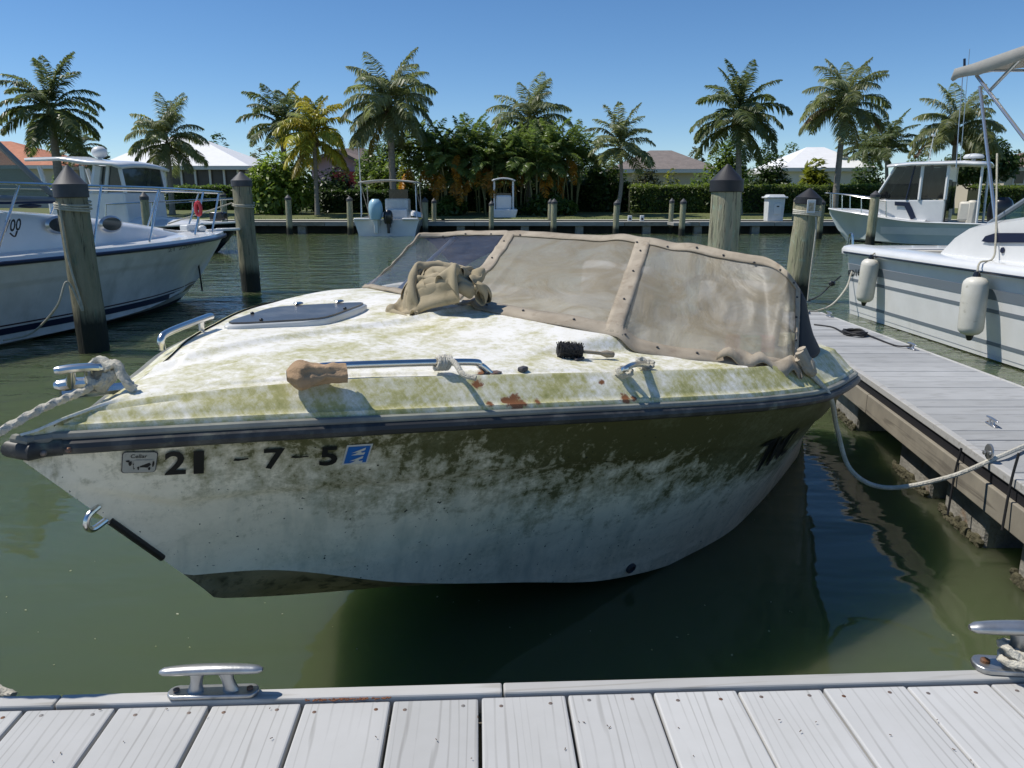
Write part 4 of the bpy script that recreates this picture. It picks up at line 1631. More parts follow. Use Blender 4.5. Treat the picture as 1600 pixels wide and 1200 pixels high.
# ================================================================== pilings
def piling(name, label, top, base, r, mat, capmat, caph=.14, group=None):
    t = thing(name, label, 'piling', (base[0], base[1], 0), 0, group)
    top, base = Vector(top), Vector(base)
    ax = (top - base).normalized()
    base2 = base - ax * .6
    n = 22
    rows_ = []
    L_ = (top - base2).length
    x_ = Vector((0, 1, 0)).cross(ax).normalized()
    y_ = ax.cross(x_)
    m = 26
    for i in range(m + 1):
        p = base2 + ax * (L_ * i / m)
        rows_.append([p + (x_ * math.cos(a) + y_ * math.sin(a)) * r * (1.04 - .06 * i / m) * (1 + .035 * noise.noise((math.cos(a) * 1.2 + base.x, math.sin(a) * 1.2, i * .25))) for a in [k * math.tau / n for k in range(n)]])
    b = MB().rows(rows_, True)
    b.add(rows_[-1], [tuple(range(n))])
    b.build('post', mat, t, world=True)
    q = MB().lathe([(r * 1.06, -.10 * caph / .14), (r * 1.10, -.095 * caph / .14), (r * 1.10, 0.0), (r * 1.02, .008), (r * .1, caph), (.0, caph + .003)], top, 24, axis=ax)
    q.build('cap', capmat, t, world=True, angle=25)
    return t, top, base, ax


def wraps(name, label, c, ax, r, n, rr, mat='rope_grey', tail=None):
    mb = MB()
    pts = []
    c = Vector(c)
    for k in range(n * 16 + 1):
        a = k / 16 * math.tau
        pts.append(c + Vector((math.cos(a) * (r + rr), math.sin(a) * (r + rr), -k / 16 * rr * 2.3 + .012 * math.sin(a * .9))))
    mb.tube(pts, rr, 7)
    if tail:
        mb.tube(spline(tail, 8), rr * .9, 7)
    return tag(mb.build(name, mat), label, 'rope')


pl_b = at_z(148, 548, 0)
t1, tp1, bs1, ax1 = piling('piling', 'thick wooden piling with grey cone cap and rope turns in front of the left cruiser', at_y(109, 288, pl_b.y), pl_b, .135, 'piling_dark', 'cap_grey', .17)
f1 = tp1 - ax1 * .16
wraps('piling_rope', 'pale rope wound round the nearest left piling and hanging down its side', f1, ax1, .14, 3, .011, 'rope_grey',
      [f1 + Vector((-.04, -.15, 0)), f1 + Vector((-.02, -.16, -.5)), f1 + Vector((.06, -.17, -1.0)), at_y(105, 440, pl_b.y - .2), at_y(88, 480, pl_b.y - .25), at_y(50, 520, pl_b.y), at_y(5, 532, pl_b.y)])
p2 = at_z(393, 455, 0)
t2, tp2, bs2, ax2 = piling('piling', 'wooden piling with dark cone cap standing in the water at the left cruiser bow', at_y(377, 282, p2.y), p2, .145, 'piling_dark', 'cap_grey', .13)
f2 = tp2 - ax2 * .34
wraps('piling_rope', 'pale rope wound round the piling at the left cruiser bow', f2, ax2, .15, 2, .012, 'rope_grey',
      [f2 + Vector((-.15, -.08, 0)), f2 + Vector((-.45, -.3, -.12)), f2 + Vector((-.95, -.6, -.30))])
p3 = Vector((2.22 * 1.02, 0, 0))
q3 = at_y(1136, 282, 8.6)
piling('piling', 'thickest pale green piling with black cone cap directly behind the canvas windscreen', q3, (q3.x - .0, 8.6, 0), .163, 'piling_pale', 'cap_black', .17)
p4 = at_z(1241, 470, 0)
t4, tp4, bs4, ax4 = piling('piling', 'wooden piling with black cap, small framed sign and white rope on the right', at_y(1264, 309, p4.y), p4, .165, 'piling_green', 'cap_black', .13)
f4 = tp4 - ax4 * .16
wraps('piling_rope', 'white rope wound round the right piling and hanging to the finger dock', f4, ax4, .17, 3, .012, 'rope_white',
      [f4 + Vector((.06, -.18, -.1)), f4 + Vector((.07, -.2, -.3)), f4 + Vector((.05, -.2, -.9)), at_y(1262, 470, p4.y - .2)])
sg = thing('piling_sign', 'small white framed notice fixed near the top of the right piling', 'sign', at_y(1268, 331, p4.y - .2))
s1, s2 = at_y(1260, 333, p4.y - .19), at_y(1275, 312, p4.y - .19)
MB().box((s1 + s2) / 2, (s2.x - s1.x, .012, s2.z - s1.z)).build('frame', 'white_plastic', sg, world=True, bevel=.004)
pm('notice_print', (.30, .22, .12), (.55, .50, .40), scale=30, rough=.6)
MB().box((s1 + s2) / 2 + Vector((0, -.007, -.005)), ((s2.x - s1.x) * .62, .004, (s2.z - s1.z) * .62)).build('notice', 'notice_print', sg, world=True)

# ================================================================== left cruiser
LC = thing('cabin_cruiser', 'large white cabin cruiser with bow rail and oval portholes at the left edge', 'boat', (-4.42, 11.9, 0), math.atan2(-.906, -.42))
HL = Hull(9, curve([0, .08, .4, 1, 2, 3, 4.5, 9], [.05, .14, .42, .80, 1.16, 1.34, 1.46, 1.45]), curve([0, 1, 3, 5, 9], [.93, .91, .87, .84, .80]),
          curve([0, .5, 1.2, 2.2, 3.5, 5, 9], [0, 0, .38, .82, 1.10, 1.22, 1.22]), curve([0, .5, 1.2, 2.5, 5, 9], [.8, .32, .20, .08, .02, .0]),
          curve([0, .25, .5, 1.0, 1.8, 9], [.86, .58, .32, -.02, -.3, -.4]), g=1.2, gb=.5)
HL.kn = lambda x: HL.zr(x) - .24
HL.mesh(60, 30, 4).build('hull', 'gelcoat_worn', LC, angle=25)
MB().tube(HL.rail(-.01, .012), .024, 8).build('rub_rail', 'navy', LC)
HL.band(lambda x: .17 - .012 * x, lambda x: .245 - .014 * x, 1, .62, 8.8).build('boot_stripe', 'navy', LC)
HL.band(lambda x: .265 - .014 * x, lambda x: .28 - .014 * x, 1, .6, 8.8).build('pin_stripe', 'stripe_maroon', LC)
HL.band(lambda x: -.1, lambda x: .075 - .008 * x, 1, .9, 8.8).build('bottom_paint', 'bottom_paint', LC)
# deck: walkway then the rounded trunk cabin
cw = curve([0, .7, 1.4, 2.4, 3.6, 5, 9], [0, .05, .48, .82, 1.06, 1.18, 1.2])
cz = curve([0, .7, 1.2, 2.0, 3.0, 4.0, 5.0, 9], [.95, .96, 1.02, 1.14, 1.25, 1.33, 1.38, 1.40])
rows_ = []
for x in [.0, .05, .12, .25, .4, .55, .7, .85, 1.0, 1.2, 1.4, 1.7, 2, 2.4, 2.8, 3.2, 3.6, 4, 4.5, 5, 6, 7.5, 9]:
    w, z, c, h = HL.wr(x) - .004, HL.zr(x), cw(x), cz(x)
    c = min(c, w - .015)
    prof = [(w, z + .01), (w - .02, z + .045), (max(c + .08, w - .22) if w > .25 else w * .9, z + .045), (c + .03, z + .05), (c, z + .07), (c - .03 * min(1, c / .3), z + .05 + (h - z - .05) * .70), (c - .10 * min(1, c / .4), h - .015), (max(0, c - .2), h), (c * .4, h + .03), (0, h + .04)]
    rows_.append([Vector((x, y_, z_)) for y_, z_ in prof] + [Vector((x, -y_, z_)) for y_, z_ in prof[::-1][1:]])
MB().rows(rows_).build('deck_and_cabin', 'gelcoat', LC, angle=45)


def on_boat(root, px, py, ly):
    return ray_on(root, px, py, ly)


for (px, py, pr) in ((93, 351, 1.12), (172, 350, .95)):
    c_ = None
    ly = pr
    for _ in range(8):
        c_ = on_boat(LC, px, py, ly)
        ly = min(cw(c_.x), HL.wr(c_.x) - .015) - .01
    sl = math.atan2(cw(c_.x + .2) - cw(c_.x - .2), .4)
    M3 = Matrix.Rotation(sl, 3, 'Z')
    po = MB().add([c_ + M3 @ Vector((.20 * math.cos(a), .012, .098 * math.sin(a))) for a in [k * math.tau / 28 for k in range(28)]] + [c_ + M3 @ Vector((.165 * math.cos(a), .03, .076 * math.sin(a))) for a in [k * math.tau / 28 for k in range(28)]],
                  [(k, (k + 1) % 28, 28 + (k + 1) % 28, 28 + k) for k in range(28)]).build('porthole_rim', 'aluminium', LC)
    MB().add([c_ + M3 @ Vector((.17 * math.cos(a), .022, .080 * math.sin(a))) for a in [k * math.tau / 28 for k in range(28)]], [tuple(range(28))]).build('pane', 'window_dark', po)
# windscreen
w0 = on_boat(LC, 88, 312, 1.05)
w1 = on_boat(LC, 0, 228, .98)
wdir = (w1 - w0)
wtop = w0 + wdir * 1.6
gl = MB().add([w0, wtop, Vector((wtop.x, w0.y - .02, w0.z + .02))], [(0, 1, 2)])
gl.add([w0, wtop, Vector((wtop.x - .25, -wtop.y + .0, wtop.z)), Vector((w0.x - .25, -w0.y, w0.z))], [(0, 1, 2, 3)])
gl.build('windscreen', 'glass_green', LC, smooth=False)
MB().tube([w0 + Vector((-.02, 0, -.01)), wtop], .032, 8).tube([w0 + Vector((0, 0, .0)), Vector((wtop.x, w0.y, w0.z + .02))], .03, 8).build('windscreen_frame', 'stripe_grey', LC)
MB().tube([wtop, Vector((wtop.x - .25, -wtop.y, wtop.z))], .032, 8).build('windscreen_frame', 'stripe_grey', LC)
st_ = [on_boat(LC, px, py, 1.0) for px, py in ((0, 312), (85, 313))]
MB().prism([on_boat(LC, -60, 316, 1.16), on_boat(LC, 92, 314, 1.10), on_boat(LC, 92, 318, 1.11), on_boat(LC, -60, 320, 1.17)], (0, .008, 0)).build('trim_line', 'navy', LC, smooth=False)
# bow rail
TR = [(-30, 285), (60, 288), (150, 291), (245, 294), (330, 299), (352, 303)]
LY = [1.38, 1.32, 1.2, .95, .35, .08]
tr_ = [on_boat(LC, p[0], p[1], l) for p, l in zip(TR, LY)]
tr_[-1] = Vector((.0, .05, tr_[-2].z - .02))
tr_l = [Vector((p.x, -p.y, p.z)) for p in tr_[::-1]][1:]
MB().tube(spline(tr_ + tr_l, 10), .016, 8).build('bow_rail', 'chrome', LC)
for (tx, ty, bx, by, l0, l1) in ((30, 288, -12, 372, 1.34, 1.42), (158, 291, 140, 343, 1.19, 1.30), (250, 295, 232, 364, .93, 1.0), (318, 298, 304, 360, .44, .48), (342, 301, 331, 358, .2, .25)):
    a, b = on_boat(LC, tx, ty, l0), on_boat(LC, bx, by, l1)
    b.z = min(b.z, HL.zr(max(b.x, 0)) + .05)
    MB().tube([a, b], .013, 8).build('stanchion', 'chrome', LC)
    a2, b2 = a.copy(), b.copy()
    a2.y *= -1
    b2.y *= -1
    MB().tube([a2, b2], .013, 8).build('stanchion', 'chrome', LC)
MB().box((.05, 0, .985), (.55, .16, .03)).tube([(.05, .05, .99), (-.32, .05, .985), (-.36, 0, .98), (-.32, -.05, .985), (.05, -.05, .99)], .022, 8).build('anchor_platform', 'white_plastic', LC, bevel=.01)
MB().box((.55, -.06, 1.03), (.22, .16, .10)).ball((.42, .05, 1.02), (.07, .05, .05)).build('anchor_windlass', 'white_plastic', LC, bevel=.02)
dz_ = on_boat(LC, 48, 320, 1.13)
v_, f_ = text_mesh('700', .03)
ta = on_boat(LC, 2, 362, 1.42)
HLz = [on_boat(LC, 4, 364, 1.2), on_boat(LC, 30, 360, 1.2), on_boat(LC, 6, 344, 1.2)]
MB().add([HLz[0] + (HLz[1] - HLz[0]) * p[0] + (HLz[2] - HLz[0]) * p[1] + Vector((0, .02, 0)) for p in v_], f_).build('cabin_number', 'ink_black', LC, smooth=False)
MB().tube(spline([HLz[0].lerp(HLz[1], .35) + Vector((0, .02, -.01)), HLz[0].lerp(HLz[1], .6) + Vector((0, .02, -.05)), HLz[0].lerp(HLz[1], .8) + Vector((0, .02, .0))], 6), .008, 6).build('cabin_number', 'ink_black', LC)
HL.letter(LC, '21 2206 M', (262, 394), (310, 383), (262, 388), 1, bold=.0).build('registration_mark', 'ink_grey', LC, smooth=False)
vn = on_boat(LC, 47, 322, 1.12)
MB().ball(vn, (.13, .02, .022), 14, 6).build('vent', 'navy', LC)
MB().tube([on_boat(LC, 308, 400, .1), on_boat(LC, 312, 425, .1), on_boat(LC, 316, 455, .1) ], .012, 6).build('anchor_line', 'rope_black', LC)
rd = thing('red_hook', 'bright red plastic hook hanging on the cruiser bow rail', 'hook', mw(LC) @ on_boat(LC, 311, 333, .44))
oc = mw(LC) @ on_boat(LC, 311, 326, .46)
MB().tube([oc + Vector((.035 * math.cos(a), -.03, .085 * math.sin(a))) for a in [k * math.tau / 16 for k in range(16)]], .026, 8, True).build('ring', 'red_plastic', rd, world=True)

# ================================================================== right cruiser with fenders
RC = thing('sport_cruiser', 'white sport cruiser with grey stripes and two hanging fenders at the right edge', 'boat', (5.62, 1.9, 0), math.pi / 2)
RL = 8.0
HR = Hull(RL, curve([0, .5, 1.5, 3, 4.5, RL], [.05, .5, 1.0, 1.28, 1.34, 1.34]), curve([0, 3, RL], [.98, .84, .80]),
          curve([0, .8, 2, 4, RL], [0, .1, .8, 1.2, 1.24]), curve([0, 1, 3, RL], [.5, .2, .03, .0]), curve([0, .6, 1.5, RL], [.9, .1, -.3, -.4]), g=1.0, gb=.4)
HR.mesh(40, 16, 3).build('hull', 'gelcoat_bright', RC, angle=25)
# hull rail flange, wider at the deck joint
fl_ = []
for x in [RL * i / 40 for i in range(41)]:
    w, z = HR.wr(x), HR.zr(x)
    fl_.append([Vector((x, w + .002, z - .03)), Vector((x, w + .05, z - .035)), Vector((x, w + .055, z + .02)), Vector((x, w + .03, z + .055)), Vector((x, w - .06, z + .075)), Vector((x, w - .22, z + .08))])
fl_.append([p + Vector((.12, -.02, 0)) for p in fl_[-1]])
MB().rows(fl_).build('gunwale', 'gelcoat', RC, angle=60)
MB().tube([Vector((x, HR.wr(x) + .056, HR.zr(x) - .012)) for x in [RL * i / 40 for i in range(41)]], .012, 6).build('rub_rail', 'black_plastic', RC)
for a, b, m_ in ((.55, .645, 'stripe_grey'), (.43, .465, 'stripe_grey'), (.13, .165, 'stripe_grey')):
    HR.band(lambda x: a + .012 * (RL - x) * .4, lambda x: b + .012 * (RL - x) * .4, 1, .5, RL - .02, .004).build('hull_stripe', m_, RC)
HR.band(lambda x: -.1, lambda x: .055, 1, .9, RL - .02, .004).build('boot_top', 'bottom_paint', RC)
# transom cap, cockpit and cabin side
MB().box((RL - .18, 0, .84), (.5, 2.5, .05)).build('swim_deck', 'gelcoat', RC, bevel=.015)
MB().box((RL - 2.2, 0, .5), (3.4, 2.3, .05)).box((RL - .5, 0, .66), (.08, 2.35, .36)).build('cockpit', 'vinyl_seat', RC, bevel=.01)
ca_ = lambda px, py, ly=1.12: on_boat(RC, px, py, ly)
side_px = [(1452, 414), (1470, 395), (1492, 372), (1515, 357), (1545, 351), (1600, 343), (1750, 330), (1750, 470), (1600, 441), (1500, 424)]
sp2 = [ca_(*p) for p in side_px]
cab = MB()
n_ = len(sp2)
ins_ = [p + Vector((0, -.10, 0)) for p in sp2]
far_ = [Vector((p.x, -p.y + .1, p.z)) for p in sp2]
for i in range(0, 6):
    cab.add([sp2[i], sp2[i + 1], ins_[i + 1] + Vector((0, 0, .035)), ins_[i] + Vector((.0, 0, .035))], [(0, 1, 2, 3)])
    cab.add([ins_[i] + Vector((0, 0, .035)), ins_[i + 1] + Vector((0, 0, .035)), far_[i + 1], far_[i]], [(0, 1, 2, 3)])
cab.add(sp2, [tuple(range(n_))])
cab.add([Vector((p.x, -1.12, p.z)) for p in sp2], [tuple(range(n_))])
cab.build('cabin_side', 'gelcoat', RC, angle=50)
wp = [ca_(*p, 1.135) for p in ((1534, 377), (1540, 369), (1556, 364), (1600, 364), (1720, 366), (1720, 381), (1600, 379), (1545, 379))]
MB().prism(wp, (0, .004, 0)).build('cabin_window', 'navy', RC, smooth=False)
MB().lathe([(.028, 0), (.026, .01), (.01, .012)], ca_(1567, 391, 1.125), 14, axis=(0, 1, 0)).build('fuel_cap', 'navy', RC)
ws_ = [ca_(1548, 349, 1.0), ca_(1605, 312, .95), ca_(1700, 262, .9), ca_(1700, 335, 1.0)]
MB().prism(ws_, (0, .006, 0)).build('side_glass', 'glass_green', RC, smooth=False)
MB().tube([ws_[0] + Vector((.02, 0, -.01)), ws_[1], ws_[2]], .03, 8).build('screen_frame', 'stripe_grey', RC)
MB().tube([ws_[0], ws_[3]], .022, 8).build('screen_frame', 'stripe_grey', RC)
HR.letter(RC, 'FD165', (1323, 432), (1349, 430), (1324, 422), 1, bold=.04).build('registration_mark', 'ink_black', RC, smooth=False)
# boarding ladder hoop
for dy in (0, .22):
    q0 = on_boat(RC, 1322 + 0, 400, 1.1 - dy)
    MB().tube(spline([q0, q0 + Vector((-.02, 0, .2)), q0 + Vector((-.05, 0, .29)), q0 + Vector((-.13, 0, .29)), q0 + Vector((-.16, 0, .2)), q0 + Vector((-.19, 0, 0))], 6), .014, 8).build('ladder_hoop', 'chrome', RC)
MB().ball(on_boat(RC, 1398, 401, .9), (.11, .05, .03)).tube([on_boat(RC, 1385, 396, .9), on_boat(RC, 1412, 396, .9)], .016, 6).build('stern_cleat', 'galvanised', RC)
# bimini
by0 = 1.05
bt = []
e0 = on_boat(RC, 1488, 117, by0)
crest = [on_boat(RC, px, py, by0) for px, py in ((1486, 124), (1492, 108), (1520, 100), (1600, 72), (1700, 44), (1850, 10))]
hem = [on_boat(RC, px, py, by0) for px, py in ((1489, 127), (1500, 120), (1530, 117), (1600, 92), (1700, 70), (1850, 40))]
rowsb = [[h for h in hem], [c_ for c_ in crest]] + [[Vector((c_.x, by0 - 2 * by0 * k / 8, c_.z + .13 * math.sin(math.pi * k / 8))) for c_ in crest] for k in range(1, 9)] + [[Vector((h.x, -by0, h.z)) for h in hem]]
BM = MB().rows(rowsb)
BM.build('bimini_canopy', 'canvas_bimini', RC, angle=60, solid=.01)
fp = lambda px, py, ly=1.0: on_boat(RC, px, py, ly)
for a, b in (((1526, 118), (1640, 268)), ((1598, 88), (1546, 142)), ((1531, 135), (1557, 360))):
    MB().tube([fp(*a), fp(*b)], .016, 8).build('bimini_pole', 'aluminium', RC)
MB().tube([Vector((crest[2].x, by0 - .05, crest[2].z - .06)), Vector((crest[2].x, -by0 + .05, crest[2].z - .06))], .014, 8).build('bimini_bow', 'aluminium', RC)
MB().cyl(fp(1507, 105), fp(1507, 92), .012).build('stern_light', 'black_plastic', RC)
MB().tube([fp(1504, 120, .7), fp(1498, 200, .7), fp(1494, 262, .7)], .006, 6).build('aerial', 'aluminium', RC)


def fender(label, px, pyt, pyb, rpx, ly):
    a, b = on_boat(RC, px[0], pyt, ly), on_boat(RC, px[1], pyb, ly)
    a, b = mw(RC) @ a, mw(RC) @ b
    t = thing('fender', label, 'fender', b, 0, 'fenders hanging from the sport cruiser')
    ax = (a - b)
    L_ = ax.length
    dep = a.y * CP
    r = rpx / F * dep
    MB().lathe([(r * .25, 0), (r * .7, L_ * .03), (r * .93, L_ * .08), (r, L_ * .14), (r, L_ * .86), (r * .93, L_ * .92), (r * .7, L_ * .97), (r * .25, L_)], b, 22, axis=ax).build('body', 'fender_white', t, world=True)
    for e, s_ in ((b, -1), (a, 1)):
        MB().lathe([(r * .33, 0), (r * .30, .02), (r * .2, .05), (r * .12, .055)], e - ax.normalized() * .008 * s_, 12, axis=ax * s_).build('end_eye', 'black_plastic', t, world=True)
    return t, a


f1_, fa = fender('smaller white fender nearer the stern of the right cruiser', (1361, 1350), 404, 472, 13.5, 1.44)
f2_, fb = fender('larger white fender nearest the right edge, hanging on the right cruiser', (1526, 1515), 432, 524, 19, 1.46)
up2 = mw(RC) @ on_boat(RC, 1551, 404, 1.2)
world_tube('fender_line', [fb + Vector((0, 0, .03)), fb + Vector((.05, .06, .12)), up2, mw(RC) @ on_boat(RC, 1556, 370, 1.15), mw(RC) @ on_boat(RC, 1558, 240, 1.02)], .009, 'rope_grey', 'grey line tying the larger fender to the canopy pole', 'rope')
world_tube('fender_line', [fa + Vector((0, 0, .03)), fa + Vector((.08, .05, .06)), mw(RC) @ on_boat(RC, 1390, 402, 1.0)], .008, 'rope_grey', 'short line tying the smaller fender to the stern cleat', 'rope')
ra_ = mw(RC) @ on_boat(RC, 1341, 404, 1.25)
world_tube('stern_rope', [ra_, at_y(1331, 425, ra_.y), at_y(1322, 450, ra_.y - .1), at_y(1300, 476, ra_.y - .4), at_y(1275, 486, ra_.y - .8), at_z(1262, 486, FZ + .03)], .011, 'rope_white', 'white rope looping from the right cruiser stern down to the finger dock', 'rope')
pa = mw(RC) @ on_boat(RC, 1314, 431, 1.2)
pb = at_y(1300, 443, pa.y - .2)
world_tube('power_cable', [pa, pb, at_y(1283, 460, pa.y - .6), at_z(1264, 470, FZ + .05)], .008, 'rope_black', 'black power cable with plug running from the right cruiser to the dock', 'cord')
MB().ball(pb, (.045, .03, .035)).build('plug', 'black_plastic', bpy.data.objects['power_cable'], world=True)


# ================================================================== boats across the basin
def outboard(root, name, x, y, z, s, cowl, mid='black_plastic', nm='outboard_engine'):
    """x aft of the transom, cowling centre height z; sits on its boat"""
    rows_ = []
    for i in range(9):
        t = i / 8
        r = (.17 + .05 * math.sin(math.pi * t)) * (1 if t < .85 else 1 - (t - .85) * 2.6)
        rows_.append([Vector((x + s * (math.cos(a) * r * 1.25 + .03 * t), y + s * math.sin(a) * r, z + s * (t - .45) * .62)) for a in [k * math.tau / 16 for k in range(16)]])
    mb = MB().rows(rows_, True)
    mb.add(rows_[-1], [tuple(range(16))])
    mb.add(rows_[0], [tuple(range(16))])
    c = mb.build(nm, cowl, root, angle=50)
    MB().box((x, y, z - s * .46), (.16 * s, .12 * s, .5 * s)).build('engine_leg', mid, c, bevel=.02 * s)
    MB().box((x - .12 * s, y, z - s * .36), (.14 * s, .2 * s, .18 * s)).build('engine_bracket', mid, c, bevel=.01 * s)
    return c


# pilothouse boat, back right
PB = thing('pilothouse_boat', 'pale green-grey pilothouse boat with black outboard moored across the basin on the right', 'boat', at_y(1296, 330, 27.6) * 1.0)
PB.location.z = 0
PB.rotation_euler = (0, 0, math.atan2(-.6, .8))
HP = Hull(5.0, curve([0, .4, 1.0, 2.0, 3.2, 5.0], [.08, .45, .80, 1.02, 1.06, 1.02]), curve([0, 1.2, 3, 5.0], [1.10, .95, .72, .68]),
          curve([0, .7, 1.7, 5.0], [0, .1, .75, .92]), curve([0, 1, 3, 5.0], [.5, .15, .02, 0]), curve([0, .5, 1.1, 5.0], [.95, .2, -.3, -.35]))
HP.mesh(36, 12, 3).build('hull', 'gelcoat_blue', PB, angle=25)
MB().tube(HP.rail(0, .01), .03, 6).build('rub_rail', 'gelcoat', PB)
HP.band(lambda x: -.1, lambda x: .07, -1, .8, 4.95).build('boot_top', 'navy', PB)
HP.band(lambda x: .32, lambda x: .55, -1, 1.9, 4.7).build('hull_patch', 'gelcoat', PB)
MB().rows([[Vector((x, HP.wr(x) * k, HP.zr(x) + .03 + .10 * (1 - k * k) * min(1, x))) for k in (-1, -.7, -.3, 0, .3, .7, 1)] for x in [0, .2, .6, 1, 1.6, 2.2, 2.8, 3.2]]).build('foredeck', 'gelcoat', PB)
MB().box((3.95, 0, .45), (1.9, 1.8, .05)).box((4.92, 0, .55), (.12, 1.8, .3)).build('cockpit', 'gelcoat_worn', PB)
ph = lambda px, py, y=-.8: on_boat(PB, px, py, y)
# cabin: lower trunk, windows, hard top
x0, x1 = ph(1378, 300).x, ph(1478, 310).x
zt = ph(1440, 258).z
zb = ph(1440, 312).z
yb = .82
cb_ = MB()
cb_.add([(x0 + .05, -yb, .9), (x1, -yb, .7), (x1, -yb, zb), (x0 - .25, -yb, zb), (x0 + .05, yb, .9), (x1, yb, .7), (x1, yb, zb), (x0 - .25, yb, zb)], [(0, 1, 2, 3), (5, 4, 7, 6), (0, 3, 7, 4), (1, 5, 6, 2), (3, 2, 6, 7)])
cb_.build('cabin_trunk', 'gelcoat', PB, smooth=False, bevel=.04)
xf = x0 + .35


def pillar(nm, a, b, r=.05, mat='gelcoat'):
    MB().tube([a, b], r, 6).build(nm, mat, PB)


for y in (-yb, yb):
    for xa, xb in ((x0 - .2, xf), (x1 - .75, x1 - .75), (x1 - .02, x1 - .02)):
        pillar('pillar', (xa, y, zb), (xb, y, zt), .04 if xa < x1 - .8 else .055)
    MB().add([(x0 - .15, y, zb + .02), (x1 - .78, y, zb + .02), (x1 - .78, y, zt - .04), (xf + .03, y, zt - .04)], [(0, 1, 2, 3)]).build('side_window', 'window_dark', PB, smooth=False)
MB().add([(x0 - .17, -yb + .04, zb + .02), (x0 - .17, yb - .04, zb + .02), (xf + .02, yb - .04, zt - .03), (xf + .02, -yb + .04, zt - .03)], [(0, 1, 2, 3)]).build('front_window', 'window_dark', PB, smooth=False)
MB().tube([(x0 + .75, -yb - .01, zb), (x0 + .9, -yb - .01, zt)], .025, 6).build('window_bar', 'navy', PB)
for y in (-yb, yb):
    MB().add([(x1 - .70, y, zb + .02), (x1 - .08, y, zb + .02), (x1 - .08, y, zt - .04), (x1 - .70, y, zt - .04)], [(0, 1, 2, 3)]).build('side_window', 'window_dark', PB, smooth=False)
# aft bulkhead with door and window
MB().add([(x1, -yb, .5), (x1, yb, .5), (x1, yb, zt), (x1, -yb, zt)], [(0, 1, 2, 3)]).build('bulkhead', 'gelcoat_worn', PB, smooth=False)
MB().box((x1 + .02, -.42, 1.35), (.03, .55, 1.35)).build('cabin_door', 'glass_grey', PB, smooth=False, bevel=.01)
MB().box((x1 + .02, .35, 1.55), (.03, .75, .85)).build('aft_window', 'window_dark', PB, smooth=False)
rf = []
for i in range(9):
    x = xf - .25 + (x1 + 1.0 - xf + .25) * i / 8
    rf.append([Vector((x, y * (yb + .16), zt + .02 + .09 * (1 - y * y) - .05 * max(0, 1 - i / 2) - .03 * max(0, i - 6))) for y in (-1, -.8, -.4, 0, .4, .8, 1)])
MB().rows(rf).build('hard_top', 'gelcoat', PB, angle=60, solid=.07)
for y in (-yb - .02, yb + .02):
    pillar('canopy_post', (x1 + .92, y, .7), (x1 + .88, y, zt), .04)
MB().lathe([(.28, 0), (.30, .05), (.24, .12), (.05, .15)], (x1 + .5, .1, zt + .2), 18).cyl((x1 + .5, .1, zt + .08), (x1 + .5, .1, zt + .2), .06).build('radar_dome', 'white_plastic', PB)
MB().tube([(x0 + 1.1, .2, zt), (x0 + 1.15, .2, zt + .9)], .015, 6).ball((x0 + 1.15, .2, zt + .95), (.06, .25, .035)).build('aerial', 'white_plastic', PB)
MB().tube([(x1 + .2, -.3, zt), (x1 + .05, -.3, zt + 3.4)], .012, 6).build('aerial', 'aluminium', PB)
MB().box((x1 + .55, -.25, 1.05), (.4, .9, .62)).box((x1 + .72, -.25, .95), (.26, .92, .9)).build('helm_seat', 'vinyl_seat', PB, bevel=.08)
outboard(PB, 'engine', 5.12, -.45, 1.06, 1.25, 'black_plastic')
rl_ = [Vector((-.25, 0, 1.62))]
brl = [Vector((.0, -.12, 1.62)), Vector((.5, -.52, 1.58)), Vector((1.2, -.86, 1.48)), Vector((2.0, -.98, 1.36))]
MB().tube(spline([Vector((p.x, -p.y, p.z)) for p in brl[::-1]] + [Vector((-.2, 0, 1.63))] + brl, 6), .022, 6).build('bow_rail', 'chrome', PB)
for p in brl:
    for s_ in (1, -1):
        MB().tube([(p.x, p.y * s_, p.z), (p.x + .05, p.y * s_ * .98, HP.zr(p.x))], .018, 6).build('stanchion', 'chrome', PB)
HPn = MB().add([ph(1398, 315, -.86), ph(1421, 316, -.86), ph(1431, 340, -.86), ph(1423, 343, -.86), ph(1413, 322, -.86), ph(1398, 321, -.86)], [(0, 1, 2, 3, 4, 5)]).build('navy_stripe', 'navy', PB, smooth=False)

# centre console with two outboards, seen from astern
CB = thing('console_boat', 'white centre console boat with canvas top and two outboards moored stern-out across the basin', 'boat', (0, 0, 0), 0)
cbY = 31.0
cx_ = at_y(604, 355, cbY).x
CB.location = (cx_, cbY + 5.6, 0)
CB.rotation_euler = (0, 0, -math.pi / 2)
HC = Hull(5.6, curve([0, .5, 1.5, 3, 5.6], [.05, .5, 1.05, 1.28, 1.30]), curve([0, 2, 5.6], [.95, .75, .62]), curve([0, .7, 2, 5.6], [0, .1, .9, 1.12]),
          curve([0, 1, 3, 5.6], [.45, .1, 0, 0]), curve([0, .5, 1.1, 5.6], [.85, .2, -.3, -.35]))
HC.mesh(26, 8, 3).build('hull', 'gelcoat', CB, angle=25)
for y in (-.95, .95):
    MB().box((5.5, y, .66), (.5, .62, .08)).build('stern_quarter', 'gelcoat', CB, bevel=.03)
MB().box((4.2, 0, .35), (2.4, 2.2, .05)).box((5.2, 0, .5), (.1, 1.6, .3)).build('cockpit', 'gelcoat_worn', CB)
MB().box((4.0, .25, .92), (.8, .95, 1.05)).build('console', 'gelcoat_worn', CB, bevel=.06)
MB().box((3.75, .25, 1.62), (.04, .8, .4)).build('windscreen', 'glass_grey', CB, bevel=.01)
MB().box((4.8, .35, .8), (.45, .8, .5)).build('leaning_seat', 'white_plastic', CB, bevel=.06)
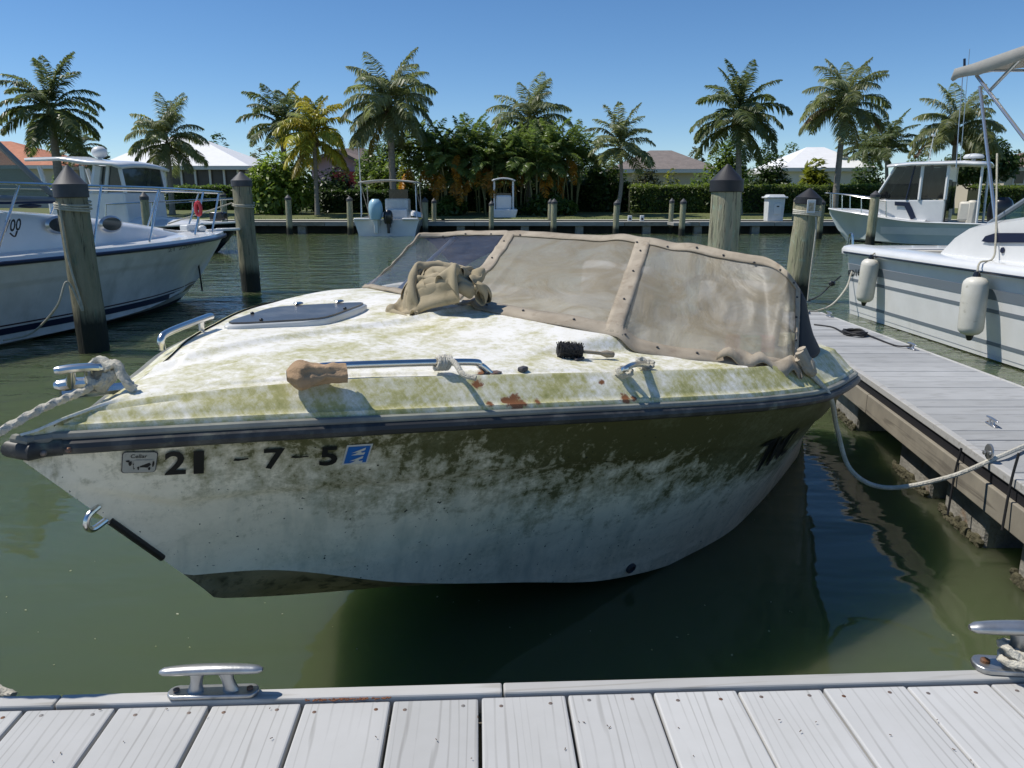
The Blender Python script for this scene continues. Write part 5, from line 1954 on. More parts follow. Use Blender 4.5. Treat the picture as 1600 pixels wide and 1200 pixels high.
outboard(CB, 'engine', 5.9, -.35, 1.0, 1.25, 'engine_blue', 'engine_white', 'outboard_engine')
outboard(CB, 'engine', 5.85, .12, .72, .85, 'black_plastic', 'black_plastic', 'outboard_engine')
tz = at_y(610, 284, cbY).z
for y in (-1.12, 1.12):
    for x in (3.2, 4.9):
        MB().tube([(x, y, .65), (x + (.25 if x < 4 else -.1), y * .98, tz - .05)], .024, 6).build('top_post', 'aluminium', CB)
    MB().tube([(3.0, y, .7), (4.85, y * .98, tz - .1)], .018, 6).build('top_brace', 'aluminium', CB)
MB().rows([[Vector((x, y, tz + .1 * (1 - (y / 1.15) ** 2) - .02 * abs(x - 4.1))) for y in (-1.15, -.9, -.5, 0, .5, .9, 1.15)] for x in (3.1, 3.6, 4.2, 4.8, 5.05)]).build('canvas_top', 'canvas_bimini', CB, solid=.05)
MB().tube([(4.3, -1.2, .8), (4.25, -1.22, at_y(651, 226, cbY).z)], .02, 6).build('aerial', 'white_plastic', CB)

# small white hard-top skiff on the bank
SK = thing('hard_top_skiff', 'small white hard-top skiff seen end-on behind the far dock', 'boat', (at_y(787, 340, 35.2).x, 35.0, GZ), 0)
w_ = .52
MB().add([(-w_, 0, 0), (w_, 0, 0), (w_ + .12, 0, .42), (-w_ - .12, 0, .42), (-w_ * .6, 3, .1), (w_ * .6, 3, .1), (w_ * .7, 3.2, .6), (-w_ * .7, 3.2, .6)], [(3, 2, 1, 0), (4, 5, 6, 7), (0, 1, 5, 4), (1, 2, 6, 5), (2, 3, 7, 6), (3, 0, 4, 7)]).build('hull', 'gelcoat', SK, smooth=False, bevel=.04)
MB().box((0, .5, .72), (.7, .6, .62)).build('console', 'gelcoat', SK, bevel=.08)
MB().box((0, .3, 1.06), (.66, .03, .12)).build('windscreen', 'glass_grey', SK)
for x in (-.42, .42):
    MB().box((x, .45, 1.02), (.09, .3, 1.25)).build('side_frame', 'gelcoat', SK, bevel=.03)
MB().rows([[Vector((x, y, 1.66 + .10 * (1 - (x / .5) ** 2))) for x in (-.52, -.4, -.2, 0, .2, .4, .52)] for y in (.1, .6, 1.3)]).build('hard_top', 'gelcoat', SK, solid=.06)

# dark-hulled pilothouse boat behind the left cruiser
DB = thing('dark_hull_boat', 'white pilothouse boat with black hull moored behind the left cruiser', 'boat', at_y(372, 345, 21.5))
DB.location.z = 0
DB.rotation_euler = (0, 0, math.pi - .10)
HD = Hull(8.5, curve([0, .5, 1.5, 3, 8.5], [.08, .5, 1.0, 1.25, 1.25]), curve([0, 2, 4.5, 8.5], [.80, .70, .62, .60]), curve([0, .8, 2.2, 8.5], [0, .1, .9, 1.1]),
          curve([0, 1, 3, 8.5], [.4, .1, 0, 0]), curve([0, .5, 1.1, 8.5], [.7, .15, -.3, -.35]))
HD.mesh(30, 8, 3).build('hull', 'gelcoat_dark', DB, angle=25)
MB().tube(HD.rail(.02, .0), .03, 6).build('rub_rail', 'gelcoat', DB)
MB().rows([[Vector((x, HD.wr(x) * k, HD.zr(x) + .03 + (.28 * sm(.3, 2.6, x)) * (1 - abs(k) ** 3))) for k in (-1, -.8, -.5, 0, .5, .8, 1)] for x in [0, .2, .6, 1, 1.6, 2.2, 2.8, 3.6, 5, 8.5]]).build('foredeck', 'gelcoat', DB)
dpx = lambda px, py, y=1.0: on_boat(DB, px, py, y)
xa, xb = dpx(196, 300).x, dpx(72, 300).x
zt, zb = dpx(170, 259).z, dpx(190, 300).z
xf = dpx(186, 258).x
xm = dpx(146, 280).x
yb = 1.0
MB().add([(xa, -yb, .6), (xb, -yb, .6), (xb, -yb, zb), (xa + .05, -yb, zb), (xa, yb, .6), (xb, yb, .6), (xb, yb, zb), (xa + .05, yb, zb)], [(0, 1, 2, 3), (5, 4, 7, 6), (0, 3, 7, 4), (1, 5, 6, 2), (3, 2, 6, 7)]).build('cabin_trunk', 'gelcoat', DB, smooth=False, bevel=.05)
for y in (-yb, yb):
    for a, b, r in ((xa, xf, .05), (xa + .55, xf + .3, .05), (xm, xm - .18, .13), (xb - 1.1, xb - 1.1, .07), (xb - .05, xb + .1, .06), ((xm + xb) / 2, (xm + xb) / 2, .05)):
        MB().tube([(a, y, zb - .02), (b, y, zt)], r, 6).build('pillar', 'gelcoat', DB)
    MB().add([(xa + .05, y * .98, zb), (xm - .1, y * .98, zb), (xm - .3, y * .98, zt), (xf + .05, y * .98, zt)], [(0, 1, 2, 3)]).build('side_window', 'glass_grey', DB, smooth=False)
MB().add([(xa + .02, -yb, zb), (xa + .02, yb, zb), (xf, yb, zt), (xf, -yb, zt)], [(0, 1, 2, 3)]).build('front_window', 'glass_grey', DB, smooth=False)
MB().add([(xm - .2, -yb, zb), (xm - .2, yb, zb), (xm - .2, yb, zt), (xm - .2, -yb, zt)], [(0, 1, 2, 3)]).build('bulkhead', 'gelcoat_worn', DB, smooth=False)
MB().rows([[Vector((x, k * (yb + .18), zt + z_ + .08 * (1 - k * k))) for k in (-1, -.85, -.5, 0, .5, .85, 1)] for x, z_ in ((xf - .15, -.06), (xf + .1, .03), (xm, .06), (xb - .6, .16), (xb + .35, .15))]).build('hard_top', 'gelcoat', DB, solid=.08, angle=60)
MB().ball((xm + .2, .3, zt + .38), (.2, .2, .16)).cyl((xm + .2, .3, zt + .1), (xm + .2, .3, zt + .35), .05).build('radar_dome', 'white_plastic', DB)
dr = [Vector((-.05, .1, 1.45)), Vector((.7, .65, 1.42)), Vector((1.8, 1.05, 1.36)), Vector((3.0, 1.2, 1.3))]
MB().tube(spline([Vector((p.x, -p.y, p.z)) for p in dr[::-1]] + dr, 6), .02, 6).build('bow_rail', 'chrome', DB)
for p in dr:
    for s_ in (1, -1):
        MB().tube([(p.x, p.y * s_, p.z), (p.x + .1, p.y * s_, HD.zr(p.x))], .017, 6).build('stanchion', 'chrome', DB)
MB().box((.55, 0, .98), (.4, .3, .22)).build('anchor_windlass', 'black_plastic', DB, bevel=.04)

# ================================================================== far dock
FAR = bpy.data.objects.new('long_dock', None)
COL.objects.link(FAR)
FAR.location = (0, 33.4, 0)
tag(FAR, 'long weathered timber dock along the far bank of the basin', 'dock')
FZ2 = .50
MB().box((0, 33.5, FZ2 - .03), (64, 1.1, .06)).build('deck', 'dock_far', FAR, smooth=False, world=True)
for k in range(21):
    MB().box((-31.5 + 3.15 * k, 32.95 - .012 * (k % 2), FZ2 - .09), (3.13, .06, .17)).build('fascia_board', 'beam_wood' if k % 5 == 2 else 'dock_far', FAR, smooth=False, world=True, bevel=.008)
for px in (358, 472, 582, 622, 720, 820, 905, 1010, 1090, 1180, 1260, 1330, 300, 240):
    p = at_y(px, 355, 33.1)
    MB().box((p.x, 33.15, .12), (.34, .3, .46)).build('support_block', 'concrete', FAR, smooth=False, world=True, bevel=.02)
SP_ = thing('dock_spur', 'short side platform between two posts of the long far dock on the right', 'dock', (at_y(1058, 350, 32.2).x, 32.2, 0))
a, b = at_y(1046, 350, 32.3), at_y(1072, 350, 32.3)
MB().box(((a.x + b.x) / 2, 32.1, FZ2 - .06), (b.x - a.x, 1.3, .1)).build('platform', 'dock_far', SP_, smooth=False, world=True)
far_p = [(348, 304, 32.6, .13, 'beside the dark-hulled boat bow'), (225, 307, 20.0, .10, 'close behind the left cruiser bow rail'), (450, 309, 32.3, .12, 'below the yellow palm, left of the console boat'), (546, 311, 32.3, .12, 'just left of the console boat'),
         (664, 313, 32.3, .12, 'just right of the console boat, taller of two'), (678, 314, 33.6, .10, 'right of the console boat, thinner of two'), (768, 318, 32.3, .10, 'directly left of the hard-top skiff'), (866, 315, 32.3, .12, 'right of the hard-top skiff, front of two'),
         (860, 315, 34.2, .10, 'right of the hard-top skiff, rear of two'), (964, 317, 31.6, .12, 'in front of the curved palm trunk'), (1050, 314, 33.2, .10, 'left corner of the short dock platform'), (1068, 315, 31.4, .12, 'right corner of the short dock platform'),
         (1156, 312, 31.6, .10, 'behind the thick pale green piling'), (1244, 312, 33.5, .10, 'hidden partly by the right roped piling'), (1284, 316, 28.5, .13, 'at the pilothouse boat bow'), (1368, 304, 25.3, .14, 'in front of the pilothouse boat'), (770, 330, 34.0, .08, 'behind the skiff')]
for (px, py, Y, r, w_) in far_p[:-1]:
    p = at_y(px, py, Y)
    piling('dock_post', 'greenish dock post with dark cone cap ' + w_, p, (p.x - .02, Y, 0), r, 'piling_green', 'cap_grey', .12, 'posts along the far dock')

# service box and two small white pedestals on the far dock
SB = thing('dock_box', 'white upright plastic dock box with overhanging lid on the far dock', 'dock box', (at_y(1207, 340, 33.7).x, 33.6, FZ2))
MB().box((0, 0, .48), (.66, .55, .96), taper=1.08).build('body', 'white_plastic', SB, bevel=.03)
MB().box((0, 0, .99), (.90, .75, .07)).box((0, 0, 1.06), (.78, .62, .1), taper=.8).build('lid', 'white_plastic', SB, bevel=.025)
MB().box((.06, -.305, .52), (.30, .02, .46)).build('door_panel', 'gelcoat', SB, bevel=.01)
MB().box((.06, -.318, .62), (.10, .01, .05)).build('door_sign', 'ink_black', SB)
for px, w_ in ((984, 'left'), (1003, 'right')):
    t = thing('power_pedestal', 'small white power pedestal on the far dock, ' + w_ + ' of the pair', 'pedestal', (at_y(px, 343, 33.7).x, 33.7, FZ2), 0, 'pedestals on the far dock')
    MB().box((0, 0, .12), (.17, .15, .24)).build('body', 'white_plastic', t, bevel=.015)
    MB().box((.0, -.08, .1), (.07, .02, .09)).build('socket', 'ink_black', t)


# ================================================================== houses
def house(name, label, x0, x1, y0, dep, ze, zr, ridge, wallm, roofm, fascia='wall_white'):
    t = thing(name, label, 'house', ((x0 + x1) / 2, y0, GZ))
    MB().box(((x0 + x1) / 2, y0 + dep / 2, (ze + GZ) / 2), (x1 - x0 - .9, dep - .9, ze - GZ)).build('wall', wallm, t, smooth=False, world=True)
    ym = y0 + dep / 2
    e = [(x0, y0, ze), (x1, y0, ze), (x1, y0 + dep, ze), (x0, y0 + dep, ze)]
    r0, r1 = (ridge[0], ym, zr), (ridge[1], ym, zr)
    MB().add(e + [r0, r1], [(0, 1, 5, 4), (1, 2, 5), (2, 3, 4, 5), (3, 0, 4)]).build('roof', roofm, t, smooth=False, world=True)
    MB().box(((x0 + x1) / 2, y0 + dep / 2, ze - .12), (x1 - x0 - .02, dep - .02, .22)).build('fascia', fascia, t, smooth=False, world=True)
    return t


def ax_(px, Y, py=260):
    return at_y(px, py, Y).x


Y = 50
h1 = house('house', 'low house with white hip roof and dark screened porch behind the left palms', ax_(150, Y), ax_(390, Y), Y, 9, at_y(300, 259, Y).z, at_y(300, 214, Y + 4.5).z, (ax_(262, Y + 4.5), ax_(312, Y + 4.5)), 'screen_dark', 'roof_white')
for px in (258, 283, 305, 328, 350, 372):
    p = at_y(px, 275, Y + .3)
    MB().box((p.x, Y + .35, (GZ + at_y(300, 262, Y).z) / 2), (.12, .12, at_y(300, 262, Y).z - GZ)).build('porch_post', 'wall_white', h1, smooth=False, world=True)
h2 = house('house', 'house with orange tiled roof behind the windscreen of the left cruiser', ax_(-120, 54), ax_(92, 54), 54, 9, at_y(60, 258, 54).z, at_y(30, 220, 58).z, (ax_(-40, 58), ax_(16, 58)), 'wall_cream', 'roof_orange')
h3 = thing('house', 'small house with brown gable roof and pink end wall among shrubs', 'house', (ax_(520, 48), 48, GZ))
z0, z1 = at_y(520, 253, 48).z, at_y(520, 235, 48).z
xa, xb, xm = ax_(474, 48), ax_(566, 48), ax_(528, 48)
MB().add([(xa + .4, 48.3, GZ), (xb - .4, 48.3, GZ), (xb - .4, 48.3, z0), (xm, 48.3, z1 - .1), (xa + .4, 48.3, z0), (xa + .4, 56, GZ), (xb - .4, 56, GZ), (xb - .4, 56, z0), (xm, 56, z1 - .1), (xa + .4, 56, z0)], [(0, 1, 2, 3, 4), (9, 8, 7, 6, 5), (1, 6, 7, 2), (5, 0, 4, 9)]).build('wall', 'wall_pink', h3, smooth=False, world=True)
MB().add([(xa, 47.8, z0 - .1), (xm, 47.8, z1), (xm, 56.5, z1 + .6), (xa, 56.5, z0 + .2)], [(0, 1, 2, 3)]).add([(xb, 47.8, z0 - .1), (xm, 47.8, z1), (xm, 56.5, z1 + .6), (xb, 56.5, z0 + .2)], [(3, 2, 1, 0)]).build('roof', 'roof_brown', h3, smooth=False, world=True, solid=.18)
MB().box(((xm + xb) / 2, 48.2, z0 - .9), (2.2, .1, .7)).build('red_door', 'wall_red', h3, smooth=False, world=True)
h4 = house('house', 'house with low grey-brown hip roof and white fascia behind the curved palm', ax_(955, 50), ax_(1128, 50), 50, 8, at_y(1040, 264, 50).z, at_y(1030, 235, 54).z, (ax_(1015, 54), ax_(1048, 54)), 'wall_cream', 'roof_grey')
h5 = house('house', 'house with bright white hip roof behind the banana plants on the right', ax_(1222, 52), ax_(1372, 52), 52, 8, at_y(1300, 262, 52).z, at_y(1280, 230, 56).z, (ax_(1258, 56), ax_(1285, 56)), 'wall_white', 'roof_white')
h6 = house('house', 'cream house with brown roof at the far right edge behind the cruiser', ax_(1568, 48), ax_(1800, 48), 48, 8, at_y(1590, 261, 48).z, at_y(1620, 232, 52).z, (ax_(1625, 52), ax_(1700, 52)), 'wall_cream', 'roof_brown', 'wall_cream')
wv = at_y(1594, 276, 48.3)
wf = MB().box((wv.x, 48.42, wv.z), (.7, .1, .95)).build('window_frame', 'wall_white', h6, smooth=False, world=True)
MB().box((wv.x, 48.36, wv.z), (.56, .04, .8)).build('pane', 'window_dark', wf, smooth=False, world=True)


# ================================================================== vegetation
def frond_mesh(name, L_, e0, droop, leaf, nl, mat, wid=.045, hang=.55, seed=1, stub=.14):
    """one feather leaf: arched midrib with two ranks of leaflets; x outward, z up"""
    rs = np.random.RandomState(seed)
    n = 26
    pts, tang = [], []
    p = np.zeros(3)
    for i in range(n + 1):
        t = i / n
        a = e0 - droop * t ** 1.25
        d_ = np.array([math.cos(a), .10 * math.sin(seed + 2 * t), math.sin(a)])
        pts.append(p.copy())
        tang.append(d_)
        p = p + d_ * (L_ / n)
    pts, tang = np.array(pts), np.array(tang)
    V, Fs = [], []

    def P(t):
        f = min(t, .9999) * n
        i = int(f)
        return pts[i] + (pts[i + 1] - pts[i]) * (f - i), tang[i]
    for i in range(n):                                    # midrib, three-sided
        for q in (i, i + 1):
            r = .022 * (1 - .85 * q / n)
            for k in range(3):
                a = k * 2.094
                V.append(pts[q] + np.array([0, math.cos(a) * r, math.sin(a) * r]))
        b = len(V) - 6
        for k in range(3):
            Fs.append((b + k, b + (k + 1) % 3, b + 3 + (k + 1) % 3, b + 3 + k))
    for i in range(nl):
        t = stub + (1 - stub) * (i + .5) / nl
        c, tg = P(t)
        prof = math.sin(math.pi * min(1, (t - stub) / (1 - stub) * .86 + .12)) ** .7
        for s_ in (1, -1):
            l_ = leaf * prof * rs.uniform(.8, 1.12)
            side = np.array([0, s_, 0])
            nrm = np.cross(tg, side) * s_
            up = rs.uniform(-.35, .45)
            d0 = side * 1.0 + tg * rs.uniform(.35, .75) - nrm * up * .6
            d0 /= np.linalg.norm(d0)
            g = np.array([0, 0, -1.0])
            m1 = c + d0 * l_ * .5 + g * l_ * hang * .12
            m2 = c + d0 * l_ * .82 + g * l_ * hang * rs.uniform(.40, .75)
            w = np.cross(d0, np.array([.2, .1, 1.0]) + rs.normal(0, .5, 3))
            w = w / (np.linalg.norm(w) + 1e-6) * wid * .5
            b = len(V)
            V += [c - w * .6, c + w * .6, m1 + w, m1 - w, m2]
            Fs += [(b, b + 1, b + 2, b + 3), (b + 3, b + 2, b + 4)]
    me = bpy.data.meshes.new(name)
    me.from_pydata([tuple(q) for q in V], [], Fs)
    me.materials.append(MATS[mat])
    return me


def frond_set(L_, leaf, nl, mat, seed, wid=.05, hang=.55, dr=1.0):
    out = []
    for k, (e0, dp) in enumerate(((84, 50), (72, 80), (58, 95), (42, 100), (24, 95), (6, 80), (-16, 62), (-38, 40))):
        out.append(frond_mesh('frond', L_ * (1 - .012 * k), rad(e0), rad(dp * dr), leaf, nl, mat, wid, hang, seed * 10 + k))
    return out


SETS = {
    'green': frond_set(2.7, .80, 74, 'palm_green', 1, .058, .85),
    'dark': frond_set(2.6, .68, 70, 'palm_dark', 2, .068, .6, .95),
    'yellow': frond_set(2.0, .62, 46, 'palm_yellow', 3, .07, .8),
    'dead': frond_set(2.7, .62, 50, 'palm_dead', 4, .055, .8),
    'straw': frond_set(2.5, .66, 50, 'palm_straw', 5, .07, .8),
    'coco': frond_set(2.0, .58, 48, 'palm_green', 6, .065, .6, .95),
    'areca': frond_set(1.9, .48, 36, 'areca_green', 7, .075, .4, 1.0),
    'gold': frond_set(1.5, .36, 30, 'areca_gold', 8, .05, .4, 1.0),
}


def add_frond(me, parent, loc, az, scale, tilt=0):
    o_ = bpy.data.objects.new('frond', me)
    COL.objects.link(o_)
    o_.parent = parent
    o_.location = loc
    o_.rotation_euler = (R.uniform(-.25, .25), tilt, az)
    o_.scale = (scale, scale, scale)
    return o_


def palm(label, top, base, Y, kind, size, nf, lo=1.0, trunk=.15, shaft=0.7, extra=(), trunkm='trunk_grey', curvex=0, flare=1.25, spread=(0, 7.5)):
    """top: sight point of the crown base; base: sight point of the trunk foot"""
    T = at_y(top[0], top[1], Y)
    Bq_ = at_y(base[0], base[1], Y)
    Bq_.z = GZ
    t = thing('palm_tree', label, 'palm tree', Bq_)
    rows_ = []
    n = 14
    m = 18
    for i in range(m + 1):
        u = i / m
        c = Bq_.lerp(T, u) + Vector((curvex * math.sin(math.pi * u), 0, 0))
        r = trunk * ((flare - (flare - 1) * min(1, u * 5)) * (1 - .25 * u) + .04 * (i % 2))
        rows_.append([c + Vector((math.cos(a) * r, math.sin(a) * r, 0)) for a in [k * math.tau / n for k in range(n)]])
    MB().rows(rows_, True).build('trunk', trunkm, t, world=True)
    cm_ = MB()
    cs = shaft
    cm_.lathe([(trunk * .8, -cs * .55), (trunk * 1.25, -cs * .35), (trunk * 1.2, -.05), (trunk * .8, cs * .4), (.03, cs * .75)], T, 12)
    for k in range(14):                                   # old leaf bases
        a = k * 2.4
        cm_.tube([T + Vector((math.cos(a) * trunk * .7, math.sin(a) * trunk * .7, -cs * .5 + cs * .5 * (k / 14))), T + Vector((math.cos(a) * trunk * 1.9, math.sin(a) * trunk * 1.9, -cs * .2 + cs * .55 * (k / 14)))], [.06, .025], 5)
    crown = cm_.build('crown', 'boot_fibre' if kind != 'dark' else 'crownshaft', t, world=True)
    cl = mw(crown).inverted() @ T
    nf = int(nf * 1.35)
    for k in range(nf):
        f = (k + .5) / nf
        idx = spread[0] + f ** .85 * (spread[1] - spread[0])
        i = int(min(7, max(0, idx + R.uniform(-.5, .5))))
        me = SETS[kind][i]
        add_frond(me, crown, cl + Vector((0, 0, .1 + .35 * (1 - f))), k * 2.39996 + R.uniform(-.35, .35), size * R.uniform(.88, 1.1))
    for (kd, i, az) in extra:
        add_frond(SETS[kd][i], crown, cl, az, size * R.uniform(.85, 1.0))
    return t


PY = 38
palm('tall dark royal palm at the far left behind the cruiser', (80, 185), (95, 300), 37, 'dark', 1.02, 24, trunk=.21)
palm('shorter grey-green palm in front of the white-roofed house', (262, 232), (268, 320), 37, 'green', .78, 22, trunk=.13, shaft=.5, spread=(0, 6.6), extra=[('straw', 6, 3.4), ('straw', 6, 5.9)])
palm('dark royal palm leaning left behind the yellow palm', (440, 205), (452, 320), 41, 'dark', .92, 18, trunk=.17, spread=(0, 6))
palm('yellowing palm with bright gold lower fronds right of the big shrub', (491, 222), (496, 334), 36.5, 'yellow', 1.0, 22, trunk=.11, shaft=.4, spread=(0, 7), extra=[('dark', 0, 1.), ('green', 1, 2.5), ('straw', 6, .4), ('straw', 7, 3.6)])
palm('tallest feathery palm with brown fibre collar behind the console boat', (609, 178), (616, 334), 36.5, 'green', .98, 26, trunk=.17, shaft=1.0, extra=[('straw', 7, 2.8)])
palm('palm rising out of the middle of the areca clump', (826, 205), (826, 320), 40, 'green', .95, 24, trunk=.14, extra=[('straw', 6, 4.4), ('straw', 7, 5.0)])
palm('slim palm with bent trunk in front of the grey-brown roofed house', (969, 238), (962, 334), 36.5, 'coco', .98, 19, trunk=.10, shaft=.4, curvex=.15, spread=(0, 6.2), flare=1.9)
palm('tall royal palm right of centre behind the thick piling', (1154, 195), (1155, 334), 37, 'dark', 1.0, 24, trunk=.15, spread=(0, 7.2), extra=[('green', 3, .6), ('green', 4, 2.9)])
palm('pale-trunked palm with pinkish dead fronds above the white roof on the right', (1319, 176), (1304, 320), 37.5, 'green', .92, 22, trunk=.15, spread=(0, 6.2), extra=[('dead', 5, -.2), ('dead', 4, 3.2), ('straw', 7, 4.9)])
palm('palm with straw-coloured lower fronds behind the pilothouse boat', (1493, 214), (1488, 320), 37.5, 'green', .88, 20, trunk=.13, spread=(0, 5.8), extra=[('dead', 5, 3.1), ('straw', 6, .1), ('straw', 7, 5.4), ('straw', 5, -.3)])
palm('small far palm just right of the leftmost royal palm', (125, 240), (125, 320), 56, 'dark', .8, 16, trunk=.12)
palm('far dark palm behind the pale-trunked palm, left of two', (1352, 240), (1352, 320), 54, 'dark', .9, 18, trunk=.12, spread=(0, 7))
palm('far dark palm with upright fronds behind the pilothouse boat roof', (1385, 242), (1388, 320), 50, 'dark', .95, 15, trunk=.12, spread=(0, 5))

# areca thicket
for i, (px, ty, by, Y) in enumerate(((655, 238, 330, 39), (690, 222, 332, 38), (722, 232, 332, 37), (752, 226, 332, 38.5), (782, 240, 332, 37.2), (812, 232, 332, 37.6), (845, 226, 332, 38), (872, 236, 332, 37.4), (895, 244, 332, 38.6), (705, 252, 333, 36.6), (765, 258, 333, 36.6), (838, 256, 333, 36.6))):
    c = at_y(px, by, Y)
    t = thing('areca_palm', 'areca palm with thin pale canes, ' + ('leftmost', 'second from left', 'third from left', 'left of the skiff top', 'behind the skiff roof', 'right of the skiff roof', 'below the middle palm crown', 'third from right', 'rightmost', 'short one at the front left', 'short one in front behind the skiff', 'short one at the front right')[i] + ' of the thicket', 'palm', (c.x, Y, GZ), 0, 'areca palms in the thicket')
    hgt = at_y(px, ty, Y).z - GZ
    for k in range(5):
        a = k * 1.3 + i
        tp = Vector((math.cos(a) * .55, math.sin(a) * .4, hgt * R.uniform(.72, 1.05)))
        b0_ = Vector((math.cos(a) * .18, math.sin(a) * .18, 0))
        st = MB().tube(spline([b0_, b0_.lerp(tp, .5) - Vector((math.cos(a) * .08, 0, 0)), tp], 5), .035, 6).build('cane', 'crownshaft', t)
        for j in range(8):
            add_frond(SETS['areca'][min(7, int(j * .82))], st, tp, j * 2.4 + i + k, R.uniform(.75, 1.0))
        if (i * 5 + k) % 3 == 0:
            add_frond(SETS['gold'][7], st, tp + Vector((0, -.25, -.35)), R.uniform(-2.3, -.8), 1.0)
            add_frond(SETS['gold'][6], st, tp + Vector((0, -.3, -.25)), R.uniform(-2.3, -.8), .9)


def leaf_quads(c, n, size, flat=.6, up=.4, aspect=.5, out=None):
    """n leaf blades at centres c (n,3)"""
    nrm = NR.normal(0, 1, (n, 3))
    nrm[:, 2] = np.abs(nrm[:, 2]) + up
    if out is not None:
        nrm = nrm * .7 + out
    nrm /= np.linalg.norm(nrm, axis=1, keepdims=True)
    a = np.cross(nrm, NR.normal(0, 1, (n, 3)))
    a /= np.linalg.norm(a, axis=1, keepdims=True)
    b = np.cross(nrm, a)
    s_ = size * NR.uniform(.6, 1.3, (n, 1))
    q = np.stack([c - a * s_, c + b * s_ * aspect + a * s_ * .1, c + a * s_ - nrm * s_ * .3, c - b * s_ * aspect + a * s_ * .1], 1)
    return q.reshape(-1, 3)


def blobs_pts(blobs, n):
    """points near the surfaces of a group of overlapping lumps"""
    out = []
    vol = np.array([b[3] * b[4] * b[5] for b in blobs]) ** .67
    cnt = (vol / vol.sum() * n).astype(int) + 1
    for (x, y, z, rx, ry, rz), k in zip(blobs, cnt):
        d_ = NR.normal(0, 1, (k, 3))
        d_ /= np.linalg.norm(d_, axis=1, keepdims=True)
        r = NR.uniform(.55, 1.0, (k, 1)) ** .5 * NR.uniform(.9, 1.12, (k, 1))
        out.append(np.array([x, y, z]) + d_ * r * np.array([rx, ry, rz]))
    return np.concatenate(out)


def bush(name, label, cat, px0, px1, pyt, Y, mat, n, leaf=.09, lumps=9, base=None, trunk=True, group=None, aspect=.5, core=True, seed=0):
    rs = random.Random(seed * 7 + int(px0))
    x0, x1 = at_y(px0, 300, Y).x, at_y(px1, 300, Y).x
    zt = at_y((px0 + px1) / 2, pyt, Y).z
    zb = GZ if base is None else at_y((px0 + px1) / 2, base, Y).z
    w, h = x1 - x0, zt - zb
    t = thing(name, label, cat, ((x0 + x1) / 2, Y, GZ), 0, group)
    bl = []
    for k in range(lumps):
        u = (k + .5) / lumps
        rx = w * rs.uniform(.16, .26)
        rz = h * rs.uniform(.20, .32)
        cx = (u - .5) * (w - 2 * rx) + rs.uniform(-.1, .1) * w * .5
        top_lim = h * (1 - .75 * abs(u - .5) ** 1.6)
        cz = rs.uniform(.30, .98) * (top_lim - rz)
        bl.append((cx, rs.uniform(-.25, .25) * w * .5, zb - GZ + max(rz * .8, cz), rx, rx * .9, rz))
    bl.append((0, 0, zb - GZ + h - h * .24, w * .24, w * .22, h * .24))
    bl.append((0, 0, zb - GZ + h * .36, w * .40, w * .33, h * .36))
    pts = blobs_pts(bl, n)
    pts = pts[pts[:, 2] > .02]
    od = pts - np.array([0, 0, zb - GZ + h * .35])
    od = od / (np.linalg.norm(od, axis=1, keepdims=True) + 1e-6)
    np_mesh('crown', leaf_quads(pts, len(pts), leaf, aspect=aspect, out=od * .9), 4, mat, t)
    if trunk:
        tb_ = MB()
        r = max(.03, min(.16, h * .03))
        tb_.tube(spline([(0, 0, 0), (rs.uniform(-.1, .1), 0, (zb - GZ) * .6 + h * .15), (rs.uniform(-.1, .1), 0, zb - GZ + h * .7)], 5), [r] * 6 + [r * .7] * 4 + [r * .4], 7)
        for k in range(5):
            q = bl[k % lumps]
            tb_.tube(spline([(0, 0, (zb - GZ) * .8 + h * .12), (q[0] * .5, q[1] * .5, q[2] * .6), (q[0], q[1], q[2])], 4), [r * .7] * 4 + [r * .5] * 4 + [r * .2], 5)
        tb_.build('trunk', 'trunk_brown', t)
    return t


# hedges clipped square
def hedge(label, px0, px1, pyt, Y, dep, mat, n, leaf=.075):
    x0, x1 = at_y(px0, 300, Y).x, at_y(px1, 300, Y).x
    zt = at_y((px0 + px1) / 2, pyt, Y).z
    t = thing('hedge', label, 'hedge', ((x0 + x1) / 2, Y + dep / 2, GZ))
    h = zt - GZ
    MB().box((0, 0, h / 2 - .06), (x1 - x0 - .2, dep - .25, h - .14)).build('light_block', 'dark_core', t, smooth=False)  # plain dark box added behind the leaves to block light, not modelled growth
    k1, k2 = int(n * .68), int(n * .32)
    a = np.stack([NR.uniform(x0, x1, k1) - (x0 + x1) / 2, -dep / 2 + NR.normal(.03, .06, k1), NR.uniform(.02, h, k1)], 1)
    b = np.stack([NR.uniform(x0, x1, k2) - (x0 + x1) / 2, NR.uniform(-dep / 2, dep / 2, k2), h + NR.normal(-.02, .05, k2)], 1)
    p = np.concatenate([a, b])
    bump_ = np.sin(p[:, 0] * 1.7) * .05 + np.sin(p[:, 0] * 4.1 + 1) * .04
    p[:, 1] -= bump_
    p[:, 2] += bump_ * .4 * (p[:, 2] > h * .8)
    np_mesh('foliage', leaf_quads(p, len(p), leaf, up=.3, out=np.stack([np.full(len(p), -.25), np.where(p[:, 2] < h - .08, -.8, 0), np.full(len(p), .3)], 1)), 4, mat, t)
    return t


hedge('clipped green hedge right of the curved palm, running behind the service box', 985, 1420, 290, 38.5, 1.4, 'leaf_hedge', 15000)
hedge('low dark hedge beneath the screened porch on the left', 255, 400, 291, 44, 1.2, 'leaf_mid', 5000)
hedge('dark clipped hedge behind the yellow palm and console boat', 500, 720, 298, 38.5, 1.3, 'leaf_dark', 8500)
hedge('clipped hedge at the far right behind the pilothouse boat', 1530, 1720, 291, 40, 1.3, 'leaf_hedge', 5000)
hedge('dark hedge behind the hard-top skiff below the areca thicket', 720, 985, 286, 40.2, 1.5, 'leaf_dark', 9000, .085)

